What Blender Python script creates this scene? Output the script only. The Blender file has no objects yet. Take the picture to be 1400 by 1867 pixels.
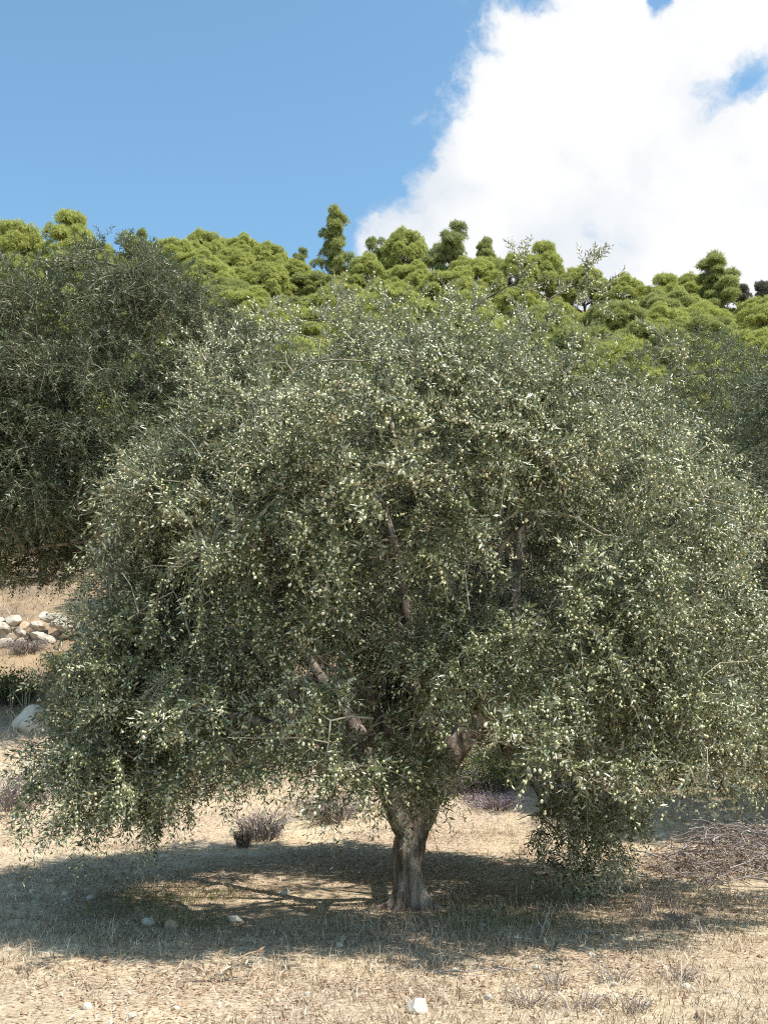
import bpy, math, random
import numpy as np
from mathutils import Matrix, Vector

random.seed(7)
rng = np.random.default_rng(11)
sc = bpy.context.scene
COL = sc.collection

# ------------------------------------------------------------------ camera
F, CX, CY, PITCH, CAMZ = 1970.0, 700.0, 933.5, math.radians(11.0), 1.6
cam_data = bpy.data.cameras.new('camera')
cam_data.sensor_fit = 'VERTICAL'
cam_data.sensor_height = 24.0
cam_data.lens = F / 1867.0 * 24.0
cam_data.clip_start, cam_data.clip_end = 0.05, 3000.0
cam = bpy.data.objects.new('camera', cam_data)
COL.objects.link(cam)
cam.location = (0, 0, CAMZ)
cam.rotation_euler = (math.radians(90) + PITCH, 0, 0)
sc.camera = cam

# ------------------------------------------------------------------ light
SUN_EL, SUN_AZ = math.radians(62.0), math.radians(62.0)      # azimuth: to the right of straight behind the camera
SUN_DIR = Vector((math.sin(SUN_AZ) * math.cos(SUN_EL), -math.cos(SUN_AZ) * math.cos(SUN_EL), math.sin(SUN_EL)))
sun_data = bpy.data.lights.new('sun', 'SUN')
sun_data.energy = 5.0
sun_data.angle = math.radians(0.53)
sun_data.color = (1.0, 0.95, 0.87)
sun = bpy.data.objects.new('sun', sun_data)
COL.objects.link(sun)
sun.location = (10, -15, 30)
sun.rotation_euler = SUN_DIR.to_track_quat('Z', 'Y').to_euler()

vs = sc.view_settings
vs.view_transform = 'Standard'
vs.look = 'None'
vs.exposure = 0.54
vs.gamma = 1.0
vs.use_curve_mapping = False
sc.cycles.max_bounces = 4
sc.cycles.diffuse_bounces = 2
sc.cycles.glossy_bounces = 2
sc.cycles.filter_width = 1.1
sc.cycles.use_denoising = False
sc.cycles.transmission_bounces = 2


def pix(px, py, Y):
    """the point on the photograph's ray through (px, py) at world depth Y"""
    a, b = (px - CX) / F, (CY - py) / F
    dy = math.cos(PITCH) - b * math.sin(PITCH)
    dz = math.sin(PITCH) + b * math.cos(PITCH)
    t = Y / dy
    return np.array((a * t, Y, CAMZ + dz * t))


def project(p):
    p = np.asarray(p, float)
    x, y, z = p[..., 0], p[..., 1], p[..., 2] - CAMZ
    c, s = math.cos(PITCH), math.sin(PITCH)
    f = y * c + z * s
    u = -y * s + z * c
    return CX + F * x / f, CY - F * u / f


# sky with one big cumulus bank running out of the frame to the right
world = bpy.data.worlds.new('World')
sc.world = world
world.use_nodes = True
wn, wl = world.node_tree.nodes, world.node_tree.links
wn.clear()


def N(tree_nodes, kind, **kw):
    n = tree_nodes.new(kind)
    for k, v in kw.items():
        setattr(n, k, v)
    return n


def wmath(op, a, b=None, c=None, clamp=False):
    n = N(wn, 'ShaderNodeMath', operation=op, use_clamp=clamp)
    for i, v in enumerate((a, b, c)):
        if v is None:
            continue
        if isinstance(v, (int, float)):
            n.inputs[i].default_value = v
        else:
            wl.new(v, n.inputs[i])
    return n.outputs[0]


sky = N(wn, 'ShaderNodeTexSky', sky_type='NISHITA', sun_disc=False, sun_elevation=SUN_EL,
        sun_rotation=math.pi - SUN_AZ, altitude=100.0, air_density=1.0, dust_density=0.9, ozone_density=1.0)
tc = N(wn, 'ShaderNodeTexCoord')
direc = tc.outputs['Generated']


def pdir(px, py):
    v = pix(px, py, 1.0) - np.array((0, 0, CAMZ))
    return v / np.linalg.norm(v)


warp = N(wn, 'ShaderNodeTexNoise', noise_dimensions='3D')
warp.inputs['Scale'].default_value = 9.0
warp.inputs['Detail'].default_value = 8.0
warp.inputs['Roughness'].default_value = 0.6
wl.new(direc, warp.inputs['Vector'])
ws = N(wn, 'ShaderNodeVectorMath', operation='SUBTRACT')
wl.new(warp.outputs['Color'], ws.inputs[0])
ws.inputs[1].default_value = (0.5, 0.5, 0.5)
wsc = N(wn, 'ShaderNodeVectorMath', operation='SCALE')
wl.new(ws.outputs[0], wsc.inputs[0])
wsc.inputs['Scale'].default_value = 0.075
wd = N(wn, 'ShaderNodeVectorMath', operation='ADD')
wl.new(direc, wd.inputs[0])
wl.new(wsc.outputs[0], wd.inputs[1])


def blob(px, py, r):
    d = N(wn, 'ShaderNodeVectorMath', operation='DISTANCE')
    wl.new(wd.outputs[0], d.inputs[0])
    d.inputs[1].default_value = tuple(pdir(px, py))
    return wmath('SUBTRACT', 1.0, wmath('DIVIDE', d.outputs['Value'], r / F))


cover = None
for px, py, r in ((1090, 190, 262), (960, 330, 215), (1060, 125, 150), (870, 430, 168), (1260, 330, 290), (760, 500, 130),
                  (1120, 15, 130), (1310, 50, 150), (915, 205, 105), (860, 300, 110), (1450, 420, 260), (1520, 100, 190), (1440, 250, 160), (1420, 40, 130), (1700, 330, 330), (960, 560, 210), (1180, 590, 230), (1400, 620, 250), (2050, 250, 300)):
    b = blob(px, py, r)
    cover = b if cover is None else wmath('SMOOTH_MAX', cover, b, 0.12)
for px, py, r, k in ((1345, 150, 130, 0.36), (1192, 5, 45, 0.75), (1112, 452, 75, 0.16)):
    h = wmath('MULTIPLY', wmath('MAXIMUM', blob(px, py, r), 0.0), k)
    cover = wmath('SUBTRACT', cover, h)
fb = N(wn, 'ShaderNodeTexNoise', noise_dimensions='3D')
fb.inputs['Scale'].default_value = 17.0
fb.inputs['Detail'].default_value = 9.0
fb.inputs['Roughness'].default_value = 0.64
wl.new(wd.outputs[0], fb.inputs['Vector'])
cover = wmath('ADD', cover, wmath('MULTIPLY', wmath('SUBTRACT', fb.outputs['Fac'], 0.5), 0.95))
for vsc, vam in ((11.0, 0.36), (29.0, 0.30)):
    vo = N(wn, 'ShaderNodeTexVoronoi', feature='SMOOTH_F1')
    vo.inputs['Scale'].default_value = vsc
    vo.inputs['Smoothness'].default_value = 0.6
    wl.new(wd.outputs[0], vo.inputs['Vector'])
    cover = wmath('ADD', cover, wmath('MULTIPLY', wmath('SUBTRACT', 0.42, vo.outputs['Distance']), vam))
mr = N(wn, 'ShaderNodeMapRange', interpolation_type='SMOOTHSTEP')
wl.new(cover, mr.inputs['Value'])
mr.inputs['From Min'].default_value = -0.02
mr.inputs['From Max'].default_value = 0.30
shade = N(wn, 'ShaderNodeTexNoise', noise_dimensions='3D')
shade.inputs['Scale'].default_value = 6.0
shade.inputs['Detail'].default_value = 6.0
wl.new(wd.outputs[0], shade.inputs['Vector'])
cr = N(wn, 'ShaderNodeValToRGB')
cr.color_ramp.elements[0].position = 0.34
cr.color_ramp.elements[0].color = (0.70, 0.77, 0.86, 1)
cr.color_ramp.elements[1].position = 0.60
cr.color_ramp.elements[1].color = (0.98, 0.99, 1.0, 1)
thick = wmath('ADD', wmath('MULTIPLY', cover, 0.22), wmath('MULTIPLY', shade.outputs['Fac'], 0.9))
wl.new(thick, cr.inputs['Fac'])
bg_sky = N(wn, 'ShaderNodeBackground')
bg_sky.inputs['Strength'].default_value = 0.15
tint = N(wn, 'ShaderNodeMix', data_type='RGBA', blend_type='MULTIPLY')     # the camera's white balance
tint.inputs[0].default_value = 1.0
wl.new(sky.outputs[0], tint.inputs[6])
tint.inputs[7].default_value = (0.90, 1.13, 1.08, 1)
wl.new(tint.outputs[2], bg_sky.inputs['Color'])
bg_cloud = N(wn, 'ShaderNodeBackground')
bg_cloud.inputs['Strength'].default_value = 0.70
wl.new(cr.outputs['Color'], bg_cloud.inputs['Color'])
mixw = N(wn, 'ShaderNodeMixShader')
wl.new(mr.outputs['Result'], mixw.inputs['Fac'])
wl.new(bg_sky.outputs[0], mixw.inputs[1])
wl.new(bg_cloud.outputs[0], mixw.inputs[2])
wo = N(wn, 'ShaderNodeOutputWorld')
wl.new(mixw.outputs[0], wo.inputs['Surface'])

# ------------------------------------------------------------------ helpers
_lat = np.random.default_rng(3).random((64, 64, 64))


def vnoise(p):
    """smooth value noise in 3D, 0..1"""
    p = np.asarray(p, float)
    i = np.floor(p).astype(int)
    f = p - i
    f = f * f * (3 - 2 * f)
    i0, i1 = i & 63, (i + 1) & 63
    out = 0
    for dx in (0, 1):
        wx = f[..., 0] if dx else 1 - f[..., 0]
        ix = i1[..., 0] if dx else i0[..., 0]
        for dy in (0, 1):
            wy = f[..., 1] if dy else 1 - f[..., 1]
            iy = i1[..., 1] if dy else i0[..., 1]
            for dz in (0, 1):
                wz = f[..., 2] if dz else 1 - f[..., 2]
                iz = i1[..., 2] if dz else i0[..., 2]
                out = out + wx * wy * wz * _lat[ix, iy, iz]
    return out


def fbm(p, octaves=4, gain=0.5):
    p = np.asarray(p, float)
    a, s, o = 1.0, 0.0, 0.0
    for k in range(octaves):
        o = o + a * vnoise(p * (2 ** k) + 17.3 * k)
        s += a
        a *= gain
    return o / s


def xyz(x, y, z=0.0):
    x, y = np.broadcast_arrays(np.asarray(x, float), np.asarray(y, float))
    return np.stack([x, y, np.full_like(x, z)], -1)


def unit(v):
    return v / np.maximum(np.linalg.norm(v, axis=-1, keepdims=True), 1e-9)


def make_mesh(name, verts, faces, mat=None, smooth=False):
    """faces: an (n,3) or (n,4) index array, or a list of such arrays"""
    me = bpy.data.meshes.new(name)
    verts = np.asarray(verts, np.float32)
    if not isinstance(faces, (list, tuple)):
        faces = [faces]
    faces = [np.asarray(f, np.int32) for f in faces if len(f)]
    idx = np.concatenate([f.ravel() for f in faces])
    sizes = np.concatenate([np.full(len(f), f.shape[1], np.int32) for f in faces])
    starts = np.concatenate([[0], np.cumsum(sizes)[:-1]]).astype(np.int32)
    me.vertices.add(len(verts))
    me.vertices.foreach_set('co', verts.ravel())
    me.loops.add(len(idx))
    me.loops.foreach_set('vertex_index', idx)
    me.polygons.add(len(sizes))
    me.polygons.foreach_set('loop_start', starts)
    me.update(calc_edges=True)
    if smooth:
        me.polygons.foreach_set('use_smooth', np.ones(len(sizes), bool))
    if mat:
        me.materials.append(mat)
    return me


def obj(name, me, parent=None, kind=None, label=None):
    o = bpy.data.objects.new(name, me)
    COL.objects.link(o)
    if parent is not None:
        o.parent = parent
    if kind:
        o['kind'] = kind
    if label:
        o['label'] = label
    return o


def thing(name, label, cat, loc=(0, 0, 0), group=None):
    o = bpy.data.objects.new(name, None)
    o.empty_display_size = 0.2
    COL.objects.link(o)
    o.location = tuple(loc)
    tag(o, label, cat, group)
    return o


def tag(o, label, cat, group=None):
    o['label'], o['category'] = label, cat
    if group:
        o['group'] = group
    return o


def copy_tree(o, parent=None):
    c = o.copy()
    COL.objects.link(c)
    c.parent = parent
    for ch in list(o.children):
        copy_tree(ch, c)
    return c


class Geo:
    """collects vertices and faces of one mesh"""
    def __init__(self):
        self.v, self.f3, self.f4, self.n = [], [], [], 0

    def add(self, v, f):
        v, f = np.asarray(v, float).reshape(-1, 3), np.asarray(f, int)
        self.v.append(v)
        (self.f3 if f.shape[1] == 3 else self.f4).append(f + self.n)
        self.n += len(v)

    def mesh(self, name, mat, smooth=False):
        fs = []
        if self.f3:
            fs.append(np.concatenate(self.f3))
        if self.f4:
            fs.append(np.concatenate(self.f4))
        return make_mesh(name, np.concatenate(self.v), fs, mat, smooth)


def tube(path, rad, sides, noise=0.0, nscale=6.0, stretch=1.0):
    """a tapered tube along a polyline with a closed tip"""
    path, rad = np.asarray(path, float), np.asarray(rad, float)
    n = len(path)
    t = np.gradient(path, axis=0)
    t = unit(t)
    m = np.abs(t.mean(0))
    ref = np.zeros(3)
    ref[int(np.argmin(m))] = 1.0
    u = unit(np.cross(t, ref))
    w = np.cross(t, u)
    a = np.arange(sides) * 2 * np.pi / sides
    ring = u[:, None] * np.cos(a)[None, :, None] + w[:, None] * np.sin(a)[None, :, None]
    r = rad[:, None] * np.ones(sides)[None]
    if noise:
        q = (path[:, None] + ring * rad[:, None, None]) * nscale
        q[..., 2] *= stretch
        r = r * (1 + noise * 2 * (fbm(q, 3) - 0.5))
    v = path[:, None] + ring * r[..., None]
    v = np.concatenate([v.reshape(-1, 3), path[-1:] + t[-1:] * rad[-1] * 0.6])
    i = np.arange(n - 1)[:, None] * sides
    j = np.arange(sides)[None]
    k = (j + 1) % sides
    quads = np.stack([i + j, i + k, i + sides + k, i + sides + j], -1).reshape(-1, 4)
    cap = np.stack([(n - 1) * sides + np.arange(sides), (n - 1) * sides + (np.arange(sides) + 1) % sides, np.full(sides, n * sides)], -1)
    return v, quads, cap


def add_tube(g, path, rad, sides, **kw):
    v, q, c = tube(path, rad, sides, **kw)
    n = g.n
    g.add(v, q)
    g.f3.append(c + n)


def resample(path, rad, step):
    """Catmull-Rom through the points"""
    P, R = np.asarray(path, float), np.asarray(rad, float)
    d = np.concatenate([[0], np.cumsum(np.linalg.norm(np.diff(P, axis=0), axis=1))])
    n = max(3, int(d[-1] / step) + 1)
    s = np.linspace(0, d[-1], n)
    tang = np.gradient(P, d, axis=0)
    k = np.clip(np.searchsorted(d, s, 'right') - 1, 0, len(d) - 2)
    h = (d[k + 1] - d[k])[:, None]
    t = ((s - d[k]) / (d[k + 1] - d[k]))[:, None]
    out = ((2 * t**3 - 3 * t**2 + 1) * P[k] + (t**3 - 2 * t**2 + t) * h * tang[k]
           + (-2 * t**3 + 3 * t**2) * P[k + 1] + (t**3 - t**2) * h * tang[k + 1])
    return out, np.interp(s, d, R)


# ------------------------------------------------------------------ materials
def new_mat(name):
    m = bpy.data.materials.new(name)
    m.use_nodes = True
    nt = m.node_tree
    nt.nodes.clear()
    return m, nt.nodes, nt.links


def ramp(nodes, links, fac, stops):
    r = nodes.new('ShaderNodeValToRGB')
    el = r.color_ramp.elements
    while len(el) < len(stops):
        el.new(0.5)
    for e, (p, c) in zip(el, stops):
        e.position, e.color = p, (*c, 1)
    links.new(fac, r.inputs['Fac'])
    return r.outputs['Color']


def noise_node(nodes, links, scale, detail=4.0, rough=0.55, vec=None):
    n = nodes.new('ShaderNodeTexNoise')
    n.inputs['Scale'].default_value = scale
    n.inputs['Detail'].default_value = detail
    n.inputs['Roughness'].default_value = rough
    if vec is not None:
        links.new(vec, n.inputs['Vector'])
    return n.outputs['Fac']


def mixc(nodes, links, fac, a, b, blend='MIX'):
    n = nodes.new('ShaderNodeMix')
    n.data_type, n.blend_type = 'RGBA', blend
    for s, v in ((0, fac), (6, a), (7, b)):
        if isinstance(v, (int, float)):
            n.inputs[s].default_value = v
        elif isinstance(v, tuple):
            n.inputs[s].default_value = (*v, 1)
        else:
            links.new(v, n.inputs[s])
    return n.outputs[2]


def leaf_mat(name, stops, back=None, rough=0.45, trans=0.2, trans_col=None, spec=0.5):
    m, nd, lk = new_mat(name)
    geo = nd.new('ShaderNodeNewGeometry')
    col = ramp(nd, lk, geo.outputs['Random Per Island'], stops)
    top = col
    if back:
        col = mixc(nd, lk, geo.outputs['Backfacing'], col, back)
    p = nd.new('ShaderNodeBsdfPrincipled')
    lk.new(col, p.inputs['Base Color'])
    p.inputs['Roughness'].default_value = rough
    p.inputs['Specular IOR Level'].default_value = spec
    out = nd.new('ShaderNodeOutputMaterial')
    if trans:
        t = nd.new('ShaderNodeBsdfTranslucent')
        if trans_col:
            t.inputs['Color'].default_value = (*trans_col, 1)
        else:
            lk.new(top, t.inputs['Color'])
        mx = nd.new('ShaderNodeMixShader')
        mx.inputs['Fac'].default_value = trans
        lk.new(p.outputs[0], mx.inputs[1])
        lk.new(t.outputs[0], mx.inputs[2])
        lk.new(mx.outputs[0], out.inputs['Surface'])
    else:
        lk.new(p.outputs[0], out.inputs['Surface'])
    return m


def solid_mat(name, stops, scale, rough=0.85, bump=0.0, bscale=None, stretch=None, bdist=0.02, detail=6.0, spec=0.3):
    m, nd, lk = new_mat(name)
    tcn = nd.new('ShaderNodeTexCoord')
    vec = tcn.outputs['Object']
    if stretch:
        mp = nd.new('ShaderNodeMapping')
        mp.inputs['Scale'].default_value = stretch
        lk.new(vec, mp.inputs['Vector'])
        vec = mp.outputs[0]
    col = ramp(nd, lk, noise_node(nd, lk, scale, detail, 0.6, vec), stops)
    p = nd.new('ShaderNodeBsdfPrincipled')
    lk.new(col, p.inputs['Base Color'])
    p.inputs['Roughness'].default_value = rough
    p.inputs['Specular IOR Level'].default_value = spec
    if bump:
        b = nd.new('ShaderNodeBump')
        b.inputs['Strength'].default_value = bump
        b.inputs['Distance'].default_value = bdist
        lk.new(noise_node(nd, lk, bscale or scale * 3, 6.0, 0.65, vec), b.inputs['Height'])
        lk.new(b.outputs[0], p.inputs['Normal'])
    out = nd.new('ShaderNodeOutputMaterial')
    lk.new(p.outputs[0], out.inputs['Surface'])
    return m


M = {}
M['olive_leaf'] = leaf_mat('olive_leaf', [(0.0, (0.040, 0.052, 0.017)), (0.5, (0.075, 0.088, 0.030)), (0.9, (0.130, 0.140, 0.054)), (1.0, (0.25, 0.22, 0.09))],
                           back=(0.44, 0.44, 0.31), rough=0.38, trans=0.06, trans_col=(0.20, 0.22, 0.05), spec=0.5)
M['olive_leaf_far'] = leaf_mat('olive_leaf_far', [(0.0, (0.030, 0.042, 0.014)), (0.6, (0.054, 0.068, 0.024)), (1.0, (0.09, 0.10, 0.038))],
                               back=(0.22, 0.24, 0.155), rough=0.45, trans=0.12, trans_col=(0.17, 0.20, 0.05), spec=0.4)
M['fruit'] = leaf_mat('fruit', [(0.0, (0.54, 0.55, 0.25)), (0.5, (0.74, 0.73, 0.43)), (0.92, (0.84, 0.81, 0.58)), (1.0, (0.42, 0.30, 0.18))], rough=0.3, trans=0.0)
M['twig'] = solid_mat('twig', [(0.3, (0.20, 0.17, 0.12)), (0.7, (0.40, 0.36, 0.27))], 14.0)
M['bark'] = solid_mat('bark', [(0.34, (0.045, 0.032, 0.025)), (0.47, (0.16, 0.125, 0.10)), (0.64, (0.40, 0.33, 0.28))], 11.0,
                      bump=1.0, bscale=20.0, stretch=(1, 1, 0.30), bdist=0.06)
M['pine_needle'] = leaf_mat('pine_needle', [(0.0, (0.31, 0.345, 0.095)), (0.5, (0.46, 0.48, 0.135)), (1.0, (0.62, 0.60, 0.20))], rough=0.6, trans=0.33, spec=0.25)
M['pine_needle_dark'] = leaf_mat('pine_needle_dark', [(0.0, (0.21, 0.25, 0.09)), (0.5, (0.33, 0.365, 0.14)), (1.0, (0.47, 0.48, 0.20))], rough=0.6, trans=0.4, spec=0.25)
M['pine_needle_grey'] = leaf_mat('pine_needle_grey', [(0.0, (0.13, 0.115, 0.085)), (1.0, (0.21, 0.19, 0.14))], rough=0.7, trans=0.1, spec=0.2)
M['pine_needle_dull'] = leaf_mat('pine_needle_dull', [(0.0, (0.24, 0.27, 0.09)), (0.5, (0.37, 0.39, 0.13)), (1.0, (0.50, 0.49, 0.19))], rough=0.6, trans=0.42, spec=0.2)
M['pine_bark'] = solid_mat('pine_bark', [(0.3, (0.09, 0.07, 0.055)), (0.7, (0.22, 0.18, 0.15))], 5.0, stretch=(1, 1, 0.4))
M['limestone'] = solid_mat('limestone', [(0.25, (0.40, 0.31, 0.22)), (0.5, (0.56, 0.50, 0.41)), (0.75, (0.68, 0.64, 0.56))], 3.5, bump=0.5, bscale=18.0)
M['limestone_weathered'] = solid_mat('limestone_weathered', [(0.3, (0.22, 0.185, 0.145)), (0.5, (0.42, 0.37, 0.30)), (0.7, (0.60, 0.55, 0.47))], 4.5, bump=0.6, bscale=16.0)
M['limestone_brown'] = solid_mat('limestone_brown', [(0.3, (0.30, 0.19, 0.11)), (0.55, (0.45, 0.34, 0.23)), (0.8, (0.55, 0.47, 0.37))], 3.5, bump=0.5, bscale=18.0)
M['dry_grass'] = leaf_mat('dry_grass', [(0.0, (0.15, 0.095, 0.06)), (0.35, (0.34, 0.24, 0.16)), (0.7, (0.55, 0.43, 0.30)), (1.0, (0.76, 0.67, 0.52))], rough=0.7, trans=0.15, spec=0.2)
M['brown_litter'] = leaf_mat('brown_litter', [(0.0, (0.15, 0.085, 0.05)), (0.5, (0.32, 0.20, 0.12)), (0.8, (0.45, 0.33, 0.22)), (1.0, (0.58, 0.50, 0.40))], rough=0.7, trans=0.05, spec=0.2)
M['green_grass'] = leaf_mat('green_grass', [(0.0, (0.12, 0.13, 0.04)), (0.6, (0.18, 0.19, 0.065)), (1.0, (0.32, 0.27, 0.13))], rough=0.5, trans=0.25, spec=0.3)
M['bush_green'] = leaf_mat('bush_green', [(0.0, (0.06, 0.09, 0.02)), (0.6, (0.11, 0.15, 0.035)), (1.0, (0.19, 0.21, 0.05))], rough=0.5, trans=0.2, spec=0.3)
M['mauve_twig'] = leaf_mat('mauve_twig', [(0.0, (0.14, 0.105, 0.095)), (0.5, (0.28, 0.235, 0.215)), (1.0, (0.46, 0.41, 0.38))], rough=0.8, trans=0.0, spec=0.2)
M['straw'] = leaf_mat('straw', [(0.0, (0.45, 0.36, 0.25)), (1.0, (0.66, 0.58, 0.45))], rough=0.7, trans=0.1, spec=0.2)
M['flower'] = leaf_mat('flower', [(0.0, (0.32, 0.14, 0.34)), (1.0, (0.52, 0.32, 0.56))], rough=0.6, trans=0.2, spec=0.2)
M['rust_leaf'] = leaf_mat('rust_leaf', [(0.0, (0.20, 0.11, 0.07)), (0.6, (0.32, 0.20, 0.13)), (1.0, (0.46, 0.33, 0.23))], rough=0.7, trans=0.15, spec=0.2)
M['pebble'] = leaf_mat('pebble', [(0.0, (0.30, 0.22, 0.15)), (0.7, (0.50, 0.41, 0.30)), (1.0, (0.68, 0.62, 0.53))], rough=0.85, trans=0.0, spec=0.2)


def ground_material():
    m, nd, lk = new_mat('dry_earth')
    geo = nd.new('ShaderNodeNewGeometry')
    pos = geo.outputs['Position']
    big = noise_node(nd, lk, 0.55, 5.0, 0.6, pos)
    mid = noise_node(nd, lk, 3.2, 6.0, 0.65, pos)
    fine = noise_node(nd, lk, 26.0, 5.0, 0.7, pos)
    earth = ramp(nd, lk, mid, [(0.3, (0.38, 0.285, 0.18)), (0.5, (0.54, 0.435, 0.29)), (0.7, (0.66, 0.565, 0.42))])
    litter = ramp(nd, lk, fine, [(0.3, (0.21, 0.15, 0.10)), (0.52, (0.42, 0.325, 0.23)), (0.75, (0.63, 0.54, 0.42))])
    f = nd.new('ShaderNodeMapRange')
    f.inputs['From Min'].default_value, f.inputs['From Max'].default_value = 0.36, 0.58
    lk.new(big, f.inputs['Value'])
    near = mixc(nd, lk, f.outputs[0], earth, litter)
    sp = ramp(nd, lk, fine, [(0.30, (0.55, 0.55, 0.55)), (0.5, (1, 1, 1)), (0.72, (1.25, 1.22, 1.16))])
    near = mixc(nd, lk, 0.7, near, sp, 'MULTIPLY')
    sx = nd.new('ShaderNodeSeparateXYZ')
    lk.new(pos, sx.inputs[0])
    # the slope above is forest floor: brown needle litter, scrub and bits of rock
    forest = ramp(nd, lk, noise_node(nd, lk, 0.8, 7.0, 0.7, pos), [(0.3, (0.05, 0.06, 0.02)), (0.5, (0.12, 0.11, 0.045)), (0.66, (0.22, 0.16, 0.09)), (0.8, (0.42, 0.37, 0.30))])
    g = nd.new('ShaderNodeMapRange')
    g.inputs['From Min'].default_value, g.inputs['From Max'].default_value = 40.0, 54.0
    lk.new(sx.outputs['Y'], g.inputs['Value'])
    # redder, rustier earth on the terraces
    red = mixc(nd, lk, f.outputs[0], (0.37, 0.27, 0.165), (0.23, 0.17, 0.115))
    g2 = nd.new('ShaderNodeMapRange')
    g2.inputs['From Min'].default_value, g2.inputs['From Max'].default_value = 16.0, 23.0
    lk.new(sx.outputs['Y'], g2.inputs['Value'])
    c = mixc(nd, lk, g2.outputs[0], near, mixc(nd, lk, 0.7, red, sp, 'MULTIPLY'))
    c = mixc(nd, lk, g.outputs[0], c, forest)
    p = nd.new('ShaderNodeBsdfPrincipled')
    lk.new(c, p.inputs['Base Color'])
    p.inputs['Roughness'].default_value = 0.95
    p.inputs['Specular IOR Level'].default_value = 0.1
    b = nd.new('ShaderNodeBump')
    b.inputs['Strength'].default_value = 0.7
    b.inputs['Distance'].default_value = 0.025
    lk.new(noise_node(nd, lk, 34.0, 6.0, 0.7, pos), b.inputs['Height'])
    lk.new(b.outputs[0], p.inputs['Normal'])
    out = nd.new('ShaderNodeOutputMaterial')
    lk.new(p.outputs[0], out.inputs['Surface'])
    return m


M['ground'] = ground_material()

# ------------------------------------------------------------------ ground: an orchard floor, two terraces, a wooded hill
_ty = np.arange(-500, 900, 0.1)
_tz = np.interp(_ty, (-500, -60, -8, 0, 11, 14, 17, 20, 26.0, 26.8, 33, 45, 60, 80, 105, 116, 135, 220, 500, 900),
                (-14, -3, -0.1, 0, 0, 0.12, 0.7, 1.55, 3.55, 4.2, 5.8, 10, 17, 28, 43, 46.5, 47, 30, -5, -20))
_tz = np.convolve(np.pad(_tz, 4, 'edge'), np.ones(9) / 9, 'valid')


def height(x, y):
    x, y = np.broadcast_arrays(np.asarray(x, float), np.asarray(y, float))
    z = np.interp(y, _ty, _tz)
    up = np.clip((y - 40) / 60, 0, 1)
    z = z - up * 0.055 * np.clip(x, -60, 80) + up * 5 * (fbm(xyz(x / 22, y / 22, 2.2), 3) - 0.5)
    # a bank at the left, where the first terrace starts sooner
    z = z + 0.85 * np.exp(-((y - 17.2) / 2.3)**2) / (1 + np.exp((x + 3.6) * 2.2))
    far = np.clip((y - 14) / 10, 0, 1)
    z = z + (0.05 + 0.35 * far) * (fbm(xyz(x / 2.6, y / 2.6, 5.1), 4) - 0.5)
    z = z + 0.05 * (fbm(xyz(x * 3.1, y * 3.1, 9.7), 3) - 0.5) * (np.abs(x) < 60)
    return z


def spaced(spec):
    out = []
    for a, b, s in spec:
        out.append(np.arange(a, b, s))
    return np.concatenate(out + [[spec[-1][1]]])


gx = spaced([(-600, -100, 40), (-100, -30, 5), (-30, -8, 1.0), (-8, -6, 0.25), (-6, 6.5, 0.09), (6.5, 8, 0.25), (8, 30, 1.0), (30, 100, 5), (100, 600, 40)])
gy = spaced([(-500, -60, 40), (-60, 0, 5), (0, 4.4, 0.4), (4.4, 16, 0.09), (16, 30, 0.25), (30, 130, 1.5), (130, 250, 12), (250, 900, 65)])
GX, GY = np.meshgrid(gx, gy)
gv = np.stack([GX, GY, height(GX, GY)], -1).reshape(-1, 3)
nx, ny = len(gx), len(gy)
ii = (np.arange(ny - 1)[:, None] * nx + np.arange(nx - 1)[None]).ravel()
ground = obj('ground', make_mesh('ground', gv, np.stack([ii, ii + 1, ii + nx + 1, ii + nx], -1), M['ground'], True), kind='structure')


def hz(x, y):
    return float(height(np.array(float(x)), np.array(float(y))))


def ground_hit(px, py, y0=4.0, y1=60.0):
    """where the photograph's ray through (px, py) meets the ground"""
    prev = y0
    for y in np.arange(y0, y1, 0.05):
        p = pix(px, py, y)
        if p[2] <= hz(p[0], p[1]):
            return np.array((p[0], p[1], hz(p[0], p[1])))
    return pix(px, py, y1)


# ------------------------------------------------------------------ olive trees
LEAF_V = np.array([(0, 0, 0), (0.5, 0.48, 0.10), (0, 0.50, 0.0), (-0.5, 0.48, 0.10), (0, 1, -0.06)])   # x width, y length, z normal
LEAF_F = np.array([(0, 2, 1), (0, 3, 2), (2, 4, 1), (3, 4, 2)])[:, ::-1]
LEAF_F2 = np.array([(0, 3, 4), (0, 4, 1)])[:, ::-1]
OCT_V = np.array([(1, 0, 0), (0, 1, 0), (-1, 0, 0), (0, -1, 0), (0, 0, 1), (0, 0, -1)], float)
OCT_F = np.array([(0, 1, 4), (1, 2, 4), (2, 3, 4), (3, 0, 4), (1, 0, 5), (2, 1, 5), (3, 2, 5), (0, 3, 5)])


FR_V = np.array([(math.cos(a), math.sin(a), 0) for a in (0, 2.094, 4.189)] + [(0, 0, 1), (0, 0, -1)], float)
FR_F = np.array([(0, 1, 3), (1, 2, 3), (2, 0, 3), (1, 0, 4), (2, 1, 4), (0, 2, 4)])


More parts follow.
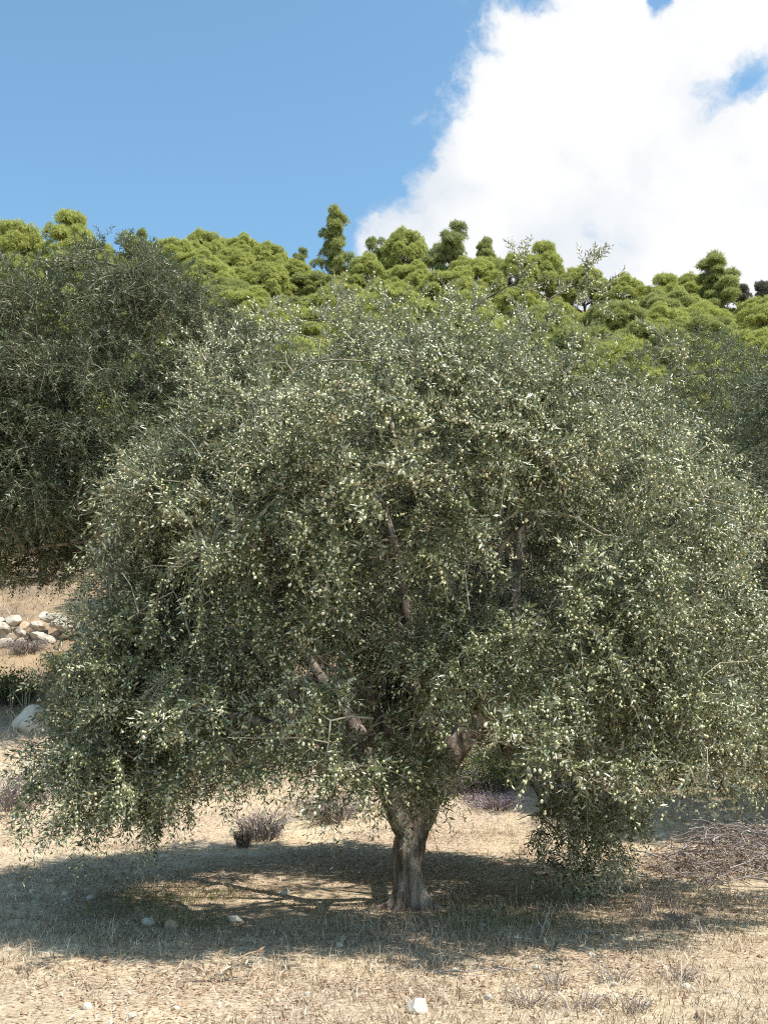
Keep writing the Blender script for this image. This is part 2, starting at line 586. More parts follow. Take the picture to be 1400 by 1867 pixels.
class Skeleton:
    def __init__(self, cap=60000):
        self.p = np.zeros((cap, 3))
        self.par = np.full(cap, -1, int)
        self.fix = np.zeros(cap)
        self.n = 0

    def add(self, p, parent, r=0.0):
        k = self.n
        self.p[k], self.par[k], self.fix[k] = p, parent, r
        self.n += 1
        return k

    def nearest(self, q, allow=None):
        d = self.p[:self.n] - q
        d2 = np.einsum('ij,ij->i', d, d)
        # a branch prefers to leave wood that lies below and inwards of its tip
        d2 = d2 * (1 + 0.6 * np.clip(d[:, 2], 0, 1))
        return int(np.argmin(d2))

    def grow(self, targets, step, arch, jit, r):
        chains = []
        for T in targets:
            A = self.nearest(T)
            a = self.p[A].copy()
            L = np.linalg.norm(T - a)
            if L < step * 0.8:
                continue
            n = max(2, int(round(L / step)))
            C = a + 0.5 * (T - a) + np.array((0, 0, arch * L)) + r.normal(0, jit * L, 3)
            prev, idx = A, [A]
            for k in range(1, n + 1):
                t = k / n
                q = (1 - t)**2 * a + 2 * t * (1 - t) * C + t * t * T + (r.normal(0, jit * step, 3) if k < n else 0)
                prev = self.add(q, prev)
                idx.append(prev)
            chains.append(idx)
        return chains

    def radii(self, tip=0.0035, e=2.15):
        n = self.n
        acc = np.zeros(n)
        rad = np.zeros(n)
        for k in range(n - 1, -1, -1):
            r = acc[k] ** (1 / e) if acc[k] else tip
            r = max(r, self.fix[k])
            rad[k] = r
            if self.par[k] >= 0:
                acc[self.par[k]] += r ** e if self.fix[k] == 0 else tip ** e
        return rad


def leaf_frames(p, l, nref, L, W):
    l = unit(l)
    w = unit(np.cross(l, nref))
    n = np.cross(w, l)
    return p, w * W[:, None], l * L[:, None], n * W[:, None]


def leaf_mesh(fr, faces):
    p, w, l, n = fr
    use = LEAF_V if len(faces) == 4 else LEAF_V
    v = (p[:, None] + use[None, :, 0:1] * w[:, None] + use[None, :, 1:2] * l[:, None] + use[None, :, 2:3] * n[:, None])
    f = (np.arange(len(p))[:, None, None] * len(use) + faces[None]).reshape(-1, 3)
    return v.reshape(-1, 3), f


def sprigs(sk, chains, r, centre, spacing, leaf_len, pairs, droop, fruit_rate, fruit_size, start=0.2, up_bias=None, nmin=5, fruit_at=None):
    """leafy shoots along the thin branches: frames of leaves, shoot axes, fruit"""
    B, D = [], []
    for idx in chains:
        P = sk.p[idx]
        seg = np.linalg.norm(np.diff(P, axis=0), axis=1)
        d = np.concatenate([[0], np.cumsum(seg)])
        n = max(nmin, int(d[-1] * (1 - start) / spacing))
        s = np.concatenate([r.uniform(start * d[-1], d[-1], n - 1), [d[-1]]])
        q = np.stack([np.interp(s, d, P[:, k]) for k in range(3)], -1)
        e = 1e-2
        q2 = np.stack([np.interp(np.maximum(s - 0.06, 0), d, P[:, k]) for k in range(3)], -1)
        t = unit(q - q2 + 1e-6)
        rnd = unit(r.normal(0, 1, (n, 3)))
        out = unit(q - centre)
        side = unit(rnd - t * np.sum(rnd * t, 1, keepdims=True))
        dd = t * 0.8 + side * 0.75 + out * 0.35
        dd[-1] = t[-1] + 0.2 * side[-1]
        B.append(q)
        D.append(unit(dd))
    B, D = np.concatenate(B), np.concatenate(D)
    n = len(B)
    Ls = r.uniform(0.16, 0.36, n)
    dr = droop * r.uniform(0.3, 1.3, n)
    if up_bias is not None:
        dr = dr * up_bias(B)
    k = (np.arange(pairs) + 0.8) / pairs
    s = Ls[:, None] * k[None]
    down = np.array((0, 0, -1.0))
    P = B[:, None] + D[:, None] * s[..., None] + down * (dr[:, None] * s * s / Ls[:, None])[..., None]
    T = unit(D[:, None] + down * (2 * dr[:, None] * k[None])[..., None])
    ref = unit(r.normal(0, 1, (n, 1, 3)))
    u = unit(np.cross(T, ref))
    w = np.cross(T, u)
    ang = np.arange(pairs) * (np.pi / 2)
    ang = ang[None] + r.normal(0, 0.35, (n, pairs))
    perp = u * np.cos(ang)[..., None] + w * np.sin(ang)[..., None]
    pos, direc_, nref, size = [], [], [], []
    for sg in (1, -1):
        ld = T * r.uniform(0.45, 1.0, (n, pairs, 1)) + sg * perp * 0.85 + r.normal(0, 0.16, (n, pairs, 3))
        pos.append(P)
        direc_.append(ld)
        nref.append(T * 0.9 + np.array((0, 0, 0.7)) + r.normal(0, 0.45, (n, pairs, 3)))
        taper = 1.0 - 0.35 * np.abs(k - 0.45)[None] * 1.2
        size.append(leaf_len * taper * r.uniform(0.7, 1.2, (n, pairs)))
    pos, direc_, nref, size = (np.concatenate([a.reshape(-1, a.shape[-1]) if a.ndim == 3 else a.ravel() for a in z]) for z in (pos, direc_, nref, size))
    keep = r.random(len(size)) > 0.1
    fr = leaf_frames(pos[keep], direc_[keep], nref[keep], size[keep], size[keep] * r.uniform(0.20, 0.30, keep.sum()))
    axis = np.stack([B, B + D * Ls[:, None] * 0.5 + down * (dr * Ls * 0.25)[:, None], B + D * Ls[:, None] + down * (dr * Ls)[:, None]], 1)
    # fruit hangs from the leaf axils, in runs along a shoot
    has = r.random(n) < fruit_rate * (1.0 if fruit_at is None else fruit_at(B))
    cnt = 6
    ks = r.integers(0, pairs, (n, cnt))
    fm = has[:, None] & (r.random((n, cnt)) < 0.95)
    fp = P[np.arange(n)[:, None], ks] + perp[np.arange(n)[:, None], ks] * 0.014 * np.where(r.random((n, cnt, 1)) < 0.5, 1, -1)
    fp = fp + r.normal(0, 0.006, fp.shape) + down * r.uniform(0.012, 0.03, (n, cnt, 1))
    fp = fp[fm]
    fl = unit(down + r.normal(0, 0.45, fp.shape))
    fs = fruit_size * r.uniform(0.75, 1.15, len(fp))
    return fr, axis, (fp, fl, fs)


def fruit_mesh(fp, fl, fs):
    a = unit(np.cross(fl, np.array((0.3, 0.9, 0.1))))
    b = np.cross(fl, a)
    v = fp[:, None] + (FR_V[None, :, 0:1] * a[:, None] + FR_V[None, :, 1:2] * b[:, None]) * (fs * 0.46)[:, None, None] + FR_V[None, :, 2:3] * fl[:, None] * (fs * 0.52)[:, None, None]
    f = (np.arange(len(fp))[:, None, None] * 5 + FR_F[None]).reshape(-1, 3)
    return v.reshape(-1, 3), f


def axis_mesh(axis, r0):
    """three-sided slivers for the shoots"""
    n = len(axis)
    t = unit(axis[:, 2] - axis[:, 0])
    u = unit(np.cross(t, np.array((0.21, 0.35, 0.9))))
    w = np.cross(t, u)
    a = np.arange(3) * 2 * np.pi / 3
    ring = u[:, None] * np.cos(a)[None, :, None] + w[:, None] * np.sin(a)[None, :, None]
    axis = axis[:, [0, 2]]
    rr = np.array((r0, r0 * 0.5))
    v = axis[:, :, None] + ring[:, None] * rr[None, :, None, None]
    f = []
    for i in range(1):
        for j in range(3):
            f.append((i * 3 + j, i * 3 + (j + 1) % 3, i * 3 + 3 + (j + 1) % 3, i * 3 + 3 + j))
    f = (np.arange(n)[:, None, None] * 6 + np.array(f)[None]).reshape(-1, 4)
    return v.reshape(-1, 3), f


def wood(sk, rad, root, base, limb_min, branch_min, max_branch=70, first_limb=1):
    """tubes for every chain; thick ones are parts of their own, the thin ones one mesh"""
    n = sk.n
    main = np.full(n, -1, int)
    best = np.zeros(n)
    for k in range(n):
        p = sk.par[k]
        if p >= 0 and rad[k] > best[p]:
            best[p], main[p] = rad[k], k
    chains = []
    for k in range(n):
        p = sk.par[k]
        if p < 0 or main[p] != k:
            c = [p, k] if p >= 0 else [k]
            while main[c[-1]] >= 0:
                c.append(main[c[-1]])
            if len(c) > 1:
                chains.append(c)
    chains.sort(key=lambda c: -rad[c[1]])
    rest = Geo()
    nb = 0
    for i, c in enumerate(chains):
        P, R = sk.p[c] - base, rad[c].copy()
        if sk.par[c[1]] == c[0] and i:
            R[0] = min(R[0], R[1] * 1.15)
        thick = R[1]
        if i == 0 or thick >= limb_min or (thick >= branch_min and nb < max_branch):
            g = Geo()
            if thick >= limb_min:
                P, R = resample(P, R, 0.05)
                if i == 0:
                    R = R * (1 + 0.28 * np.exp(-(np.maximum(P[:, 2] - P[0, 2], 0)) / 0.13))
                add_tube(g, P, R, 32 if i == 0 else 16, noise=0.55 if i == 0 else 0.40, nscale=9.0, stretch=0.35)
            else:
                add_tube(g, P, R, 7)
            nb += 1
            nm = 'trunk' if i == 0 else ('limb' if thick >= limb_min else 'branch')
            obj(nm, g.mesh(nm, M['bark'], True), root)
        else:
            add_tube(rest, P, R, 4 if thick < 0.012 else 5)
    if rest.n:
        obj('branchwork', rest.mesh('branchwork', M['twig'], True), root, kind='stuff')


def profile_targets(r, n, base, prof, zmin_fn, sx, sy, inner, ncl, thresh, seed, voids=(), dent=0.0):
    """points in a crown given by a radius profile, mostly near its surface, in uneven clumps"""
    zt, rt = prof
    out = []
    while len(out) < n:
        m = n * 3
        z = r.uniform(zt[0], zt[-1], m)
        th = r.uniform(-np.pi, np.pi, m)
        R = np.interp(z, zt, rt)
        wob = 1 + 0.36 * (fbm(np.stack([np.cos(th) * 1.6 + seed, np.sin(th) * 1.6, z * 0.85], -1), 3) - 0.5) * 2
        R = R * wob
        f = r.random(m) ** 0.42 * (1 - inner) + inner
        keep = r.random(m) < (R / max(rt)) * (0.4 + 0.6 * f)
        x, y = np.cos(th) * R * f, np.sin(th) * R * f
        x = x * np.where(x > 0, sx[1], sx[0])
        y = y * np.where(y > 0, sy[1], sy[0] * (1 - dent * np.exp(-((z - 1.95) / 0.75)**2 - (x / 1.25)**2)))
        q = np.stack([x, y, z], -1)
        keep &= z > zmin_fn(th, f)
        nz = fbm(q * ncl + seed * 3.1, 2)
        keep &= nz > thresh + 0.055 * r.normal(0, 1, m)
        q = q + base
        for c0, c1, rv in voids:
            d = c1 - c0
            t = np.clip(((q - c0) @ d) / (d @ d), 0, 1)
            keep &= np.linalg.norm(q - (c0 + t[:, None] * d), axis=1) > rv * (0.8 + 0.4 * r.random(m))
        out.extend(q[keep])
    return np.array(out[:n])


def spray_mesh(seed):
    """one drooping leafy branchlet along +X with leaves, fruit and wood"""
    r = np.random.default_rng(seed)
    s = Skeleton(4000)
    k = -1
    for t in np.linspace(0, 1, 8):
        k = s.add(np.array((0.62 * t, 0.03 * math.sin(5 * t + seed), 0.10 * math.sin(2.2 * t) - 0.16 * t * t)), k)
    ax = s.p[:8].copy()
    tg = np.array([ax[r.integers(2, 8)] + r.normal(0, 1, 3) * (0.10, 0.17, 0.13) + (0.05, 0, -0.05) for _ in range(17)])
    ch = [list(range(8))] + s.grow(tg[np.argsort(tg[:, 0])], 0.09, 0.08, 0.08, r)
    fr_, ax_, fru = sprigs(s, ch, r, np.array((-0.6, 0, 0.0)), 0.07, 0.066, 10, 0.6, 0.7, 0.0225, nmin=4)
    g = [leaf_mesh(fr_, LEAF_F2), fruit_mesh(*fru), axis_mesh(ax_, 0.0022)]
    wg = Geo()
    for c in ch:
        add_tube(wg, s.p[c], np.linspace(0.006, 0.003, len(c)), 4)
    vs_ = [g[0][0], g[1][0], g[2][0]] + wg.v
    off = np.cumsum([0, len(g[0][0]), len(g[1][0]), len(g[2][0])])
    f3 = np.concatenate([g[0][1], g[1][1] + off[1]] + [f + off[3] for f in wg.f3])
    f4 = np.concatenate([g[2][1] + off[2]] + [f + off[3] for f in wg.f4])
    me = make_mesh('leafy_branch', np.concatenate(vs_), [f3, f4], M['olive_leaf'])
    me.materials.append(M['fruit'])
    me.materials.append(M['twig'])
    mi = np.full(len(f3) + len(f4), 2, np.int32)
    mi[:len(g[0][1])] = 0
    mi[len(g[0][1]):len(g[0][1]) + len(g[1][1])] = 1
    me.polygons.foreach_set('material_index', mi)
    return me


SPRAYS = [spray_mesh(200 + i) for i in range(6)]
SPRAYS_DARK = [m_.copy() for m_ in SPRAYS[:3]]
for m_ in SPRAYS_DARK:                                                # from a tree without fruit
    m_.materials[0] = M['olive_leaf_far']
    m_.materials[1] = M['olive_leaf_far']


def add_sprays(root, nodes, centre, n, r, ztop, scale=1.0, src=None):
    """leafy branchlets set on the wood, pointing outwards and hanging"""
    src = src or SPRAYS
    for p in nodes[r.choice(len(nodes), n, replace=False)]:
        d = p - centre
        az = math.atan2(d[1], d[0]) + r.normal(0, 0.6)
        up = np.clip((p[2] - ztop * 0.62) / (ztop * 0.4), 0, 1) * 0.9 - 0.25 + r.normal(0, 0.2)
        o = obj('leafy_branch', src[r.integers(0, len(src))], root)
        o.location = tuple(p)
        o.rotation_euler = (r.normal(0, 0.25), -up, az)
        o.scale = (scale * r.uniform(0.8, 1.2),) * 3


# ---- the laden tree in the middle
BASE = ground_hit(748, 1658)
Y0 = BASE[1]
r_main = np.random.default_rng(21)
sk = Skeleton()


def limb(parent, pts):
    """pts: (px, py, depth offset, radius)"""
    P = np.array([pix(a, b, Y0 + c) for a, b, c, _ in pts])
    R = np.array([d for *_, d in pts])
    if parent is not None:
        P = np.concatenate([sk.p[parent][None], P])
        R = np.concatenate([[R[0]], R])
    P, R = resample(P, R, 0.16)
    k = parent if parent is not None else -1
    idx = []
    for j in range(0 if parent is None else 1, len(P)):
        k = sk.add(P[j], k, R[j])
        idx.append(k)
    return idx


def node_at(idx, px, py):
    u, v = project(sk.p[idx])
    return idx[int(np.argmin((u - px)**2 + (v - py)**2))]


T = limb(None, [(748, 1680, 0, 0.150), (747, 1630, 0, 0.140), (746, 1580, 0, 0.135), (750, 1530, 0.02, 0.140), (762, 1495, 0.04, 0.125),
                (785, 1450, 0.08, 0.115), (808, 1395, 0.12, 0.105), (845, 1345, 0.15, 0.10), (895, 1308, 0.15, 0.092), (945, 1275, 0.1, 0.08),
                (1010, 1215, 0.0, 0.075), (1090, 1120, -0.15, 0.055), (1170, 1000, -0.3, 0.035)])
Lf = limb(node_at(T, 749, 1545), [(728, 1490, -0.06, 0.105), (708, 1440, -0.12, 0.092), (680, 1395, -0.2, 0.082), (630, 1350, -0.35, 0.07),
                                  (560, 1290, -0.6, 0.07), (470, 1200, -0.9, 0.05), (370, 1090, -1.1, 0.03)])
Md = limb(node_at(T, 795, 1425), [(790, 1380, 0.1, 0.085), (778, 1330, 0.02, 0.078), (764, 1285, -0.05, 0.070), (748, 1200, -0.1, 0.060), (735, 1080, -0.2, 0.050),
                                  (700, 930, -0.3, 0.038), (640, 780, -0.4, 0.022)])
Up = limb(node_at(T, 915, 1296), [(928, 1230, 0.1, 0.065), (936, 1150, 0.1, 0.060), (940, 1060, 0.05, 0.05), (958, 900, 0.0, 0.04), (975, 740, -0.1, 0.025)])
limb(node_at(T, 800, 1410), [(830, 1330, 0.5, 0.075), (850, 1240, 1.0, 0.06), (830, 1120, 1.6, 0.045), (820, 1000, 2.0, 0.03)])
limb(node_at(Lf, 700, 1425), [(650, 1330, 0.3, 0.07), (560, 1200, 0.9, 0.055), (480, 1060, 1.3, 0.04), (420, 900, 1.4, 0.025)])
limb(node_at(Md, 770, 1300), [(790, 1220, -0.5, 0.055), (840, 1130, -1.2, 0.042), (900, 1020, -1.7, 0.028)])
limb(node_at(Lf, 620, 1345), [(560, 1330, -1.0, 0.05), (450, 1310, -1.5, 0.035), (330, 1280, -1.7, 0.02)])
limb(node_at(T, 1010, 1215), [(1100, 1240, -0.3, 0.05), (1200, 1250, -0.7, 0.035), (1290, 1250, -1.0, 0.02)])
limb(node_at(Md, 742, 1150), [(640, 1060, -1.0, 0.035), (560, 940, -1.5, 0.025)])

prof = (np.array((0.40, 1.0, 2.0, 2.8, 3.4, 4.0, 4.5, 4.85, 5.12)), np.array((3.0, 3.30, 3.10, 2.85, 2.70, 2.50, 2.1, 1.5, 0.5)))


def zmin_main(th, f):
    left = np.exp(-((np.abs(np.abs(th) - np.pi)) / 0.9)**2)
    right = np.exp(-(np.abs(th) / 0.8)**2)
    rim = 1.32 - 0.62 * left - 0.26 * right
    return np.where(f > 0.66, rim, 1.42 + 0.4 * (0.66 - f))


voids = [(pix(695, 1080, 6.2), pix(700, 1090, 8.2), 0.34), (pix(690, 1230, 6.2), pix(690, 1240, 8.2), 0.24), (pix(440, 1220, 6.4), pix(450, 1220, 8.3), 0.32),
         (pix(740, 930, 6.4), pix(740, 960, 8.3), 0.28), (pix(500, 1030, 6.5), pix(500, 1030, 8.0), 0.28), (pix(870, 1320, 6.2), pix(865, 1330, 9.3), 0.16),
         (pix(1130, 1290, 6.5), pix(1120, 1290, 8.2), 0.27), (pix(750, 1545, 6.2), pix(745, 1570, 9.4), 0.30), (pix(880, 1480, 6.2), pix(880, 1480, 12.5), 0.42),
         (pix(640, 1560, 6.2), pix(640, 1560, 12.5), 0.42), (pix(1130, 870, 6.8), pix(1130, 870, 8.4), 0.24), (pix(960, 1040, 6.6), pix(960, 1050, 8.4), 0.24), (pix(330, 1180, 6.8), pix(330, 1180, 8.0), 0.18)]
big = profile_targets(r_main, 330, BASE, prof, zmin_main, (1.0, 1.14), (0.96, 1.02), 0.45, 1.1, 0.40, 4.0, voids, 0.26)
lobe = np.array([pix(1065, 1470, Y0 + 0.35) + r_main.normal(0, 1, 3) * (0.30, 0.28, 0.28) for _ in range(14)])
front = np.array([pix(r_main.uniform(600, 810), r_main.uniform(1240, 1350), Y0 - r_main.uniform(0.6, 1.6)) for _ in range(16)])
big = np.concatenate([big, lobe, front])
big = big[np.argsort(np.linalg.norm(big - (BASE + np.array((0, 0, 1.8))), axis=1))]
sk.grow(big, 0.2, 0.10, 0.07, r_main)
tw = profile_targets(r_main, 4300, BASE, prof, zmin_main, (1.0, 1.14), (0.98, 1.04), 0.35, 1.35, 0.49, 9.0, voids, 0.26)
lobe = []
while len(lobe) < 170:
    q = r_main.normal(0, 1, 3)
    q = q / np.linalg.norm(q) * r_main.random() ** 0.4
    lobe.append(pix(1065, 1480, Y0 + 0.35) + q * (0.55, 0.5, 0.62))
for _ in range(70):                                                   # foliage hanging low before the fork
    a_, b_ = r_main.uniform(590, 815), r_main.uniform(1335, 1440)
    lobe.append(pix(a_, b_, Y0 - r_main.uniform(0.8, 1.9)))
shoots = [pix(a, b, Y0 + c) for a, b, c in ((940, 470, -0.5), (950, 500, -0.5), (930, 520, -0.45), (1085, 472, -0.4), (1070, 500, -0.4), (1050, 520, -0.3), (1110, 530, -0.5), (1000, 545, -0.3),
                                             (830, 545, -0.4), (700, 560, -0.3), (560, 585, -0.6), (500, 590, -0.3), (380, 600, -0.3), (1190, 600, -0.4), (1250, 650, -0.3), (1090, 560, 0.2),
                                             (80, 1235, -0.8), (150, 1065, -0.6), (160, 1110, -0.6), (240, 960, -0.4), (640, 560, 0.1), (760, 550, 0.2), (880, 545, 0.0), (1350, 850, -0.3), (1330, 920, -0.6))]
for _ in range(80):                                                   # upright water shoots along the top
    a_, e_ = r_main.uniform(0, 2 * np.pi), 2.2 * math.sqrt(r_main.random())
    zz = float(np.interp(e_, (0, 0.5, 1.55, 2.2), (5.12, 5.12, 4.85, 4.5))) + r_main.uniform(0.05, 0.42)
    shoots.append(BASE + np.array((math.cos(a_) * e_, math.sin(a_) * e_ * 0.9, zz)))
tw = np.concatenate([tw, lobe, shoots])
tw = tw[np.argsort(np.linalg.norm(tw - (BASE + np.array((0, 0, 1.8))), axis=1))]
tchains = sk.grow(tw, 0.13, 0.07, 0.09, r_main)
rad = sk.radii()

tree = thing('olive_tree', 'fruit-laden olive tree with forked trunk standing in its own dark shade', 'olive tree', BASE)
wood(sk, rad, tree, BASE, 0.055, 0.016, 90)
for k_, (a_, l_) in enumerate(((-2.8, 0.42), (-0.35, 0.45), (1.0, 0.36), (2.2, 0.36))):
    g_ = Geo()
    u_ = np.array((math.cos(a_), math.sin(a_), 0))
    pr_ = np.array([u_ * 0.05 + (0, 0, 0.34), u_ * 0.10 + (0, 0, 0.15), u_ * 0.18 + (0, 0, 0.035), u_ * (0.22 + l_ * 0.4) + (0.03, 0, 0.0), u_ * (0.22 + l_) + (0, 0.04, -0.05)])
    pr_, rr_ = resample(pr_, np.array((0.055, 0.06, 0.05, 0.035, 0.018)), 0.04)
    add_tube(g_, pr_, rr_, 12, noise=0.3, nscale=9.0)
    obj('root', g_.mesh('root', M['bark'], True), tree)
centre = BASE + np.array((0, 0, 1.8))
upf = lambda B: np.clip(1.35 - 0.42 * np.clip(B[:, 2] - BASE[2] - 2.6, 0, 3), 0.1, 1.35)
def shell(B):
    q = B - BASE
    f = np.hypot(q[:, 0], q[:, 1]) / np.interp(q[:, 2], *prof)
    return np.clip((np.maximum(f, (q[:, 2] - 3.2) / 1.8) - 0.55) / 0.25, 0.05, 1) * np.where(q[:, 1] > 1.0, 0.35, 1.0)


fr, axis, (fp, fl, fs) = sprigs(sk, tchains, r_main, centre, 0.06, 0.066, 11, 0.55, 1.05, 0.0255, up_bias=upf, fruit_at=shell)


def in_frame(p):
    u, v = project(p)
    return (u > 5) & (u < 1395) & (v > 5) & (v < 1860)


def split_near(p, n, crit):
    """the n pieces that show largest"""
    ok = in_frame(p)
    d = np.where(ok, crit, 1e9)
    near = np.zeros(len(p), bool)
    near[np.argsort(d)[:n]] = True
    return near


toc = np.array((0, 0, CAMZ))
near = split_near(fr[0], 300, np.linalg.norm(fr[0] - toc, axis=1) / np.linalg.norm(fr[2], axis=1))
rest = tuple(a[~near] for a in fr)
v, f = leaf_mesh((rest[0] - BASE, *rest[1:]), LEAF_F2)
obj('foliage', make_mesh('foliage', v, f, M['olive_leaf']), tree, kind='stuff')
leaf_me = make_mesh('leaf', LEAF_V, LEAF_F, M['olive_leaf'])
for p, w, l, n in zip(*(a[near] for a in fr)):
    o = obj('leaf', leaf_me, tree)
    p = p - BASE
    o.matrix_local = Matrix(((w[0], l[0], n[0], p[0]), (w[1], l[1], n[1], p[1]), (w[2], l[2], n[2], p[2]), (0, 0, 0, 1)))
near = split_near(fp, 300, np.linalg.norm(fp - toc, axis=1) / fs)
v, f = fruit_mesh(fp[~near] - BASE, fl[~near], fs[~near])
obj('fruit', make_mesh('fruit', v, f, M['fruit'], True), tree, kind='stuff')
v, f = fruit_mesh(np.zeros((1, 3)), np.array([(0, 0, 1.0)]), np.array([1.0]))
import bmesh
bmx = bmesh.new()
bmesh.ops.create_icosphere(bmx, subdivisions=2, radius=0.5)
for q in bmx.verts:
    q.co.x *= 0.78
    q.co.y *= 0.78
olive_me = bpy.data.meshes.new('olive')
bmx.to_mesh(olive_me)
bmx.free()
olive_me.polygons.foreach_set('use_smooth', np.ones(len(olive_me.polygons), bool))
olive_me.materials.append(M['fruit'])
for p, l, s in zip(fp[near], fl[near], fs[near]):
    o = obj('olive', olive_me, tree)
    o.location = tuple(p - BASE)
    o.rotation_euler = Vector(l).to_track_quat('Z', 'Y').to_euler()
    o.scale = (s, s, s)
v, f = axis_mesh(axis[::2] - BASE, 0.0026)
obj('shoot_growth', make_mesh('shoot_growth', v, f, M['twig'], True), tree, kind='stuff')
nd_ = np.array([k for c in tchains for k in c[1:]])
nd_ = sk.p[nd_] - BASE
f_ = np.hypot(nd_[:, 0], nd_[:, 1]) / np.interp(nd_[:, 2], *prof)
ok_ = (f_ < 0.78) & (nd_[:, 2] > 1.25 + zmin_main(np.arctan2(nd_[:, 1], nd_[:, 0]), np.full(len(nd_), 0.9)) * 0.45) & (nd_[:, 2] < 4.35)
for c0, c1, rv in voids:
    d_ = c1 - c0
    for q in (nd_ + BASE, nd_ + BASE + unit(nd_ * (1, 1, 0)) * 0.5 - (0, 0, 0.15)):
        t_ = np.clip(((q - c0) @ d_) / (d_ @ d_), 0, 1)
        ok_ &= np.linalg.norm(q - (c0 + t_[:, None] * d_), axis=1) > rv + 0.22
print('spray seats', ok_.sum())
add_sprays(tree, nd_[ok_], np.array((0, 0, 2.0)), 298, r_main, 5.2)
print('main tree: leaves', len(fr[0]), 'fruit', len(fp), 'nodes', sk.n, 'shoots', len(axis))


# ---- the other olives of the grove
root_nodes = {}


def grove_olive(seed, tall, wide, trunk_h, n_limb, n_big, n_twig, skirt, leaf=0.062, fruit=0.4, sx=(1, 1), sy=(1, 1)):
    """an olive at the origin; returns its Empty"""
    r = np.random.default_rng(seed)
    s = Skeleton()
    root = bpy.data.objects.new('olive_tree', None)
    root.empty_display_size = 0.2
    COL.objects.link(root)
    k = -1
    for j in range(6):
        t = j / 5
        k = s.add(np.array((0.08 * math.sin(3 * t + seed), 0.08 * math.cos(2.3 * t), -0.15 + t * (trunk_h + 0.15))), k, 0.23 - 0.05 * t)
    top = k
    for a in range(n_limb):
        th = 2 * np.pi * (a + 0.3 * r.random()) / n_limb
        p, kk = s.p[top].copy(), top
        L = 0.62 * wide * r.uniform(0.8, 1.2)
        for j in range(1, 9):
            t = j / 8
            q = p + np.array((math.cos(th) * L * t, math.sin(th) * L * t, (tall - trunk_h) * 0.62 * t ** 0.8)) + r.normal(0, 0.06, 3)
            kk = s.add(q, kk, 0.115 * (1 - t) + 0.02)
    zt = np.array((skirt, skirt + 0.12 * tall, 0.45 * tall, 0.62 * tall, 0.80 * tall, 0.92 * tall, tall))
    rt = wide * np.array((0.72, 0.95, 1.0, 0.95, 0.74, 0.48, 0.12))
    zm = lambda th, f: np.where(f > 0.7, skirt, skirt + 0.9)
    o3 = np.zeros(3)
    b = profile_targets(r, n_big, o3, (zt, rt), zm, sx, sy, 0.4, 0.9, 0.40, seed + 0.5)
    s.grow(b[np.argsort(np.linalg.norm(b - s.p[top], axis=1))], 0.25, 0.08, 0.07, r)
    t_ = profile_targets(r, n_twig, o3, (zt, rt), zm, sx, sy, 0.45, 1.2, 0.42, seed + 2.5)
    ch = s.grow(t_[np.argsort(np.linalg.norm(t_ - s.p[top], axis=1))], 0.2, 0.07, 0.09, r)
    rd = s.radii()
    wood(s, rd, root, o3, 0.055, 0.03, 25)
    fr_, ax_, (a_, b_, c_) = sprigs(s, ch, r, np.array((0, 0, tall * 0.45)), 0.085, leaf * 1.1, 9, 0.35, fruit, 0.022, nmin=4, up_bias=lambda B: np.clip(1.2 - 0.35 * np.clip(B[:, 2] - 0.5 * tall, 0, 3), 0.05, 1.2))
    v_, f_ = leaf_mesh(fr_, LEAF_F2)
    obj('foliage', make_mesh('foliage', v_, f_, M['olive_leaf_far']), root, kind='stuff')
    v_, f_ = fruit_mesh(a_, b_, c_)
    obj('fruit', make_mesh('fruit', v_, f_, M['fruit'], True), root, kind='stuff')
    print('grove olive leaves', len(fr_[0]), 'fruit', len(a_))
    root_nodes[root.name] = s.p[np.array([k for c in ch for k in c[1:]])]
    return root


def stand(o, x, y, rz=0.0, s=1.0, sink=0.03):
    o.location = (x, y, hz(x, y) - sink)
    o.rotation_euler = (0, 0, rz)
    o.scale = (s, s, s)
    return o


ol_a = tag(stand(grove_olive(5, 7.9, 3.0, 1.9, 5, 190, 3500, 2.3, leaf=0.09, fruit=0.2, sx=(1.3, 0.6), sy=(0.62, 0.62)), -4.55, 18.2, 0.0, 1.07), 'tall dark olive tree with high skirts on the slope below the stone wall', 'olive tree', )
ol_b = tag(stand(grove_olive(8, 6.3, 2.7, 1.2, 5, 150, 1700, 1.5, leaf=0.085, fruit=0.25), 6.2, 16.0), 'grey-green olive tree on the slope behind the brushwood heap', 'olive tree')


def olive_at(src, px, top_py, Y, tall, label, rz):
    p = pix(px, top_py, Y)
    s = (p[2] - hz(p[0], Y)) / tall
    o = copy_tree(src)
    stand(o, p[0], Y, rz, s)
    tag(o, label, 'olive tree')
    return o


olive_at(ol_b, 1255, 610, 24.0, 6.3, 'silvery olive tree just below the pines, uphill of the grey-green olive', 2.1)
olive_at(ol_b, 470, 600, 27.5, 6.3, 'pale olive tree above the stone wall, its top against the pines', 4.0)
olive_at(ol_b, 590, 760, 19.5, 6.3, 'olive tree close behind the laden olive, on the side of the tall dark one', 0.4)
olive_at(ol_b, 880, 760, 20.5, 6.3, 'olive tree close behind the laden olive, uphill of the purple flowers', 3.3)
olive_at(ol_a, 1090, 800, 22.5, 8.1, 'olive tree uphill between the laden olive and the grey-green one', 5.0)
olive_at(ol_a, 900, 640, 29.0, 8.1, 'olive tree on the upper terrace hidden behind the fruit-laden olive', 1.2)
sm = copy_tree(ol_b)
g0 = ground_hit(78, 1062, 24)
tag(stand(sm, g0[0], g0[1], 0.7, 0.62), 'small olive tree with pale trunk on the terrace above the stone wall', 'olive tree')


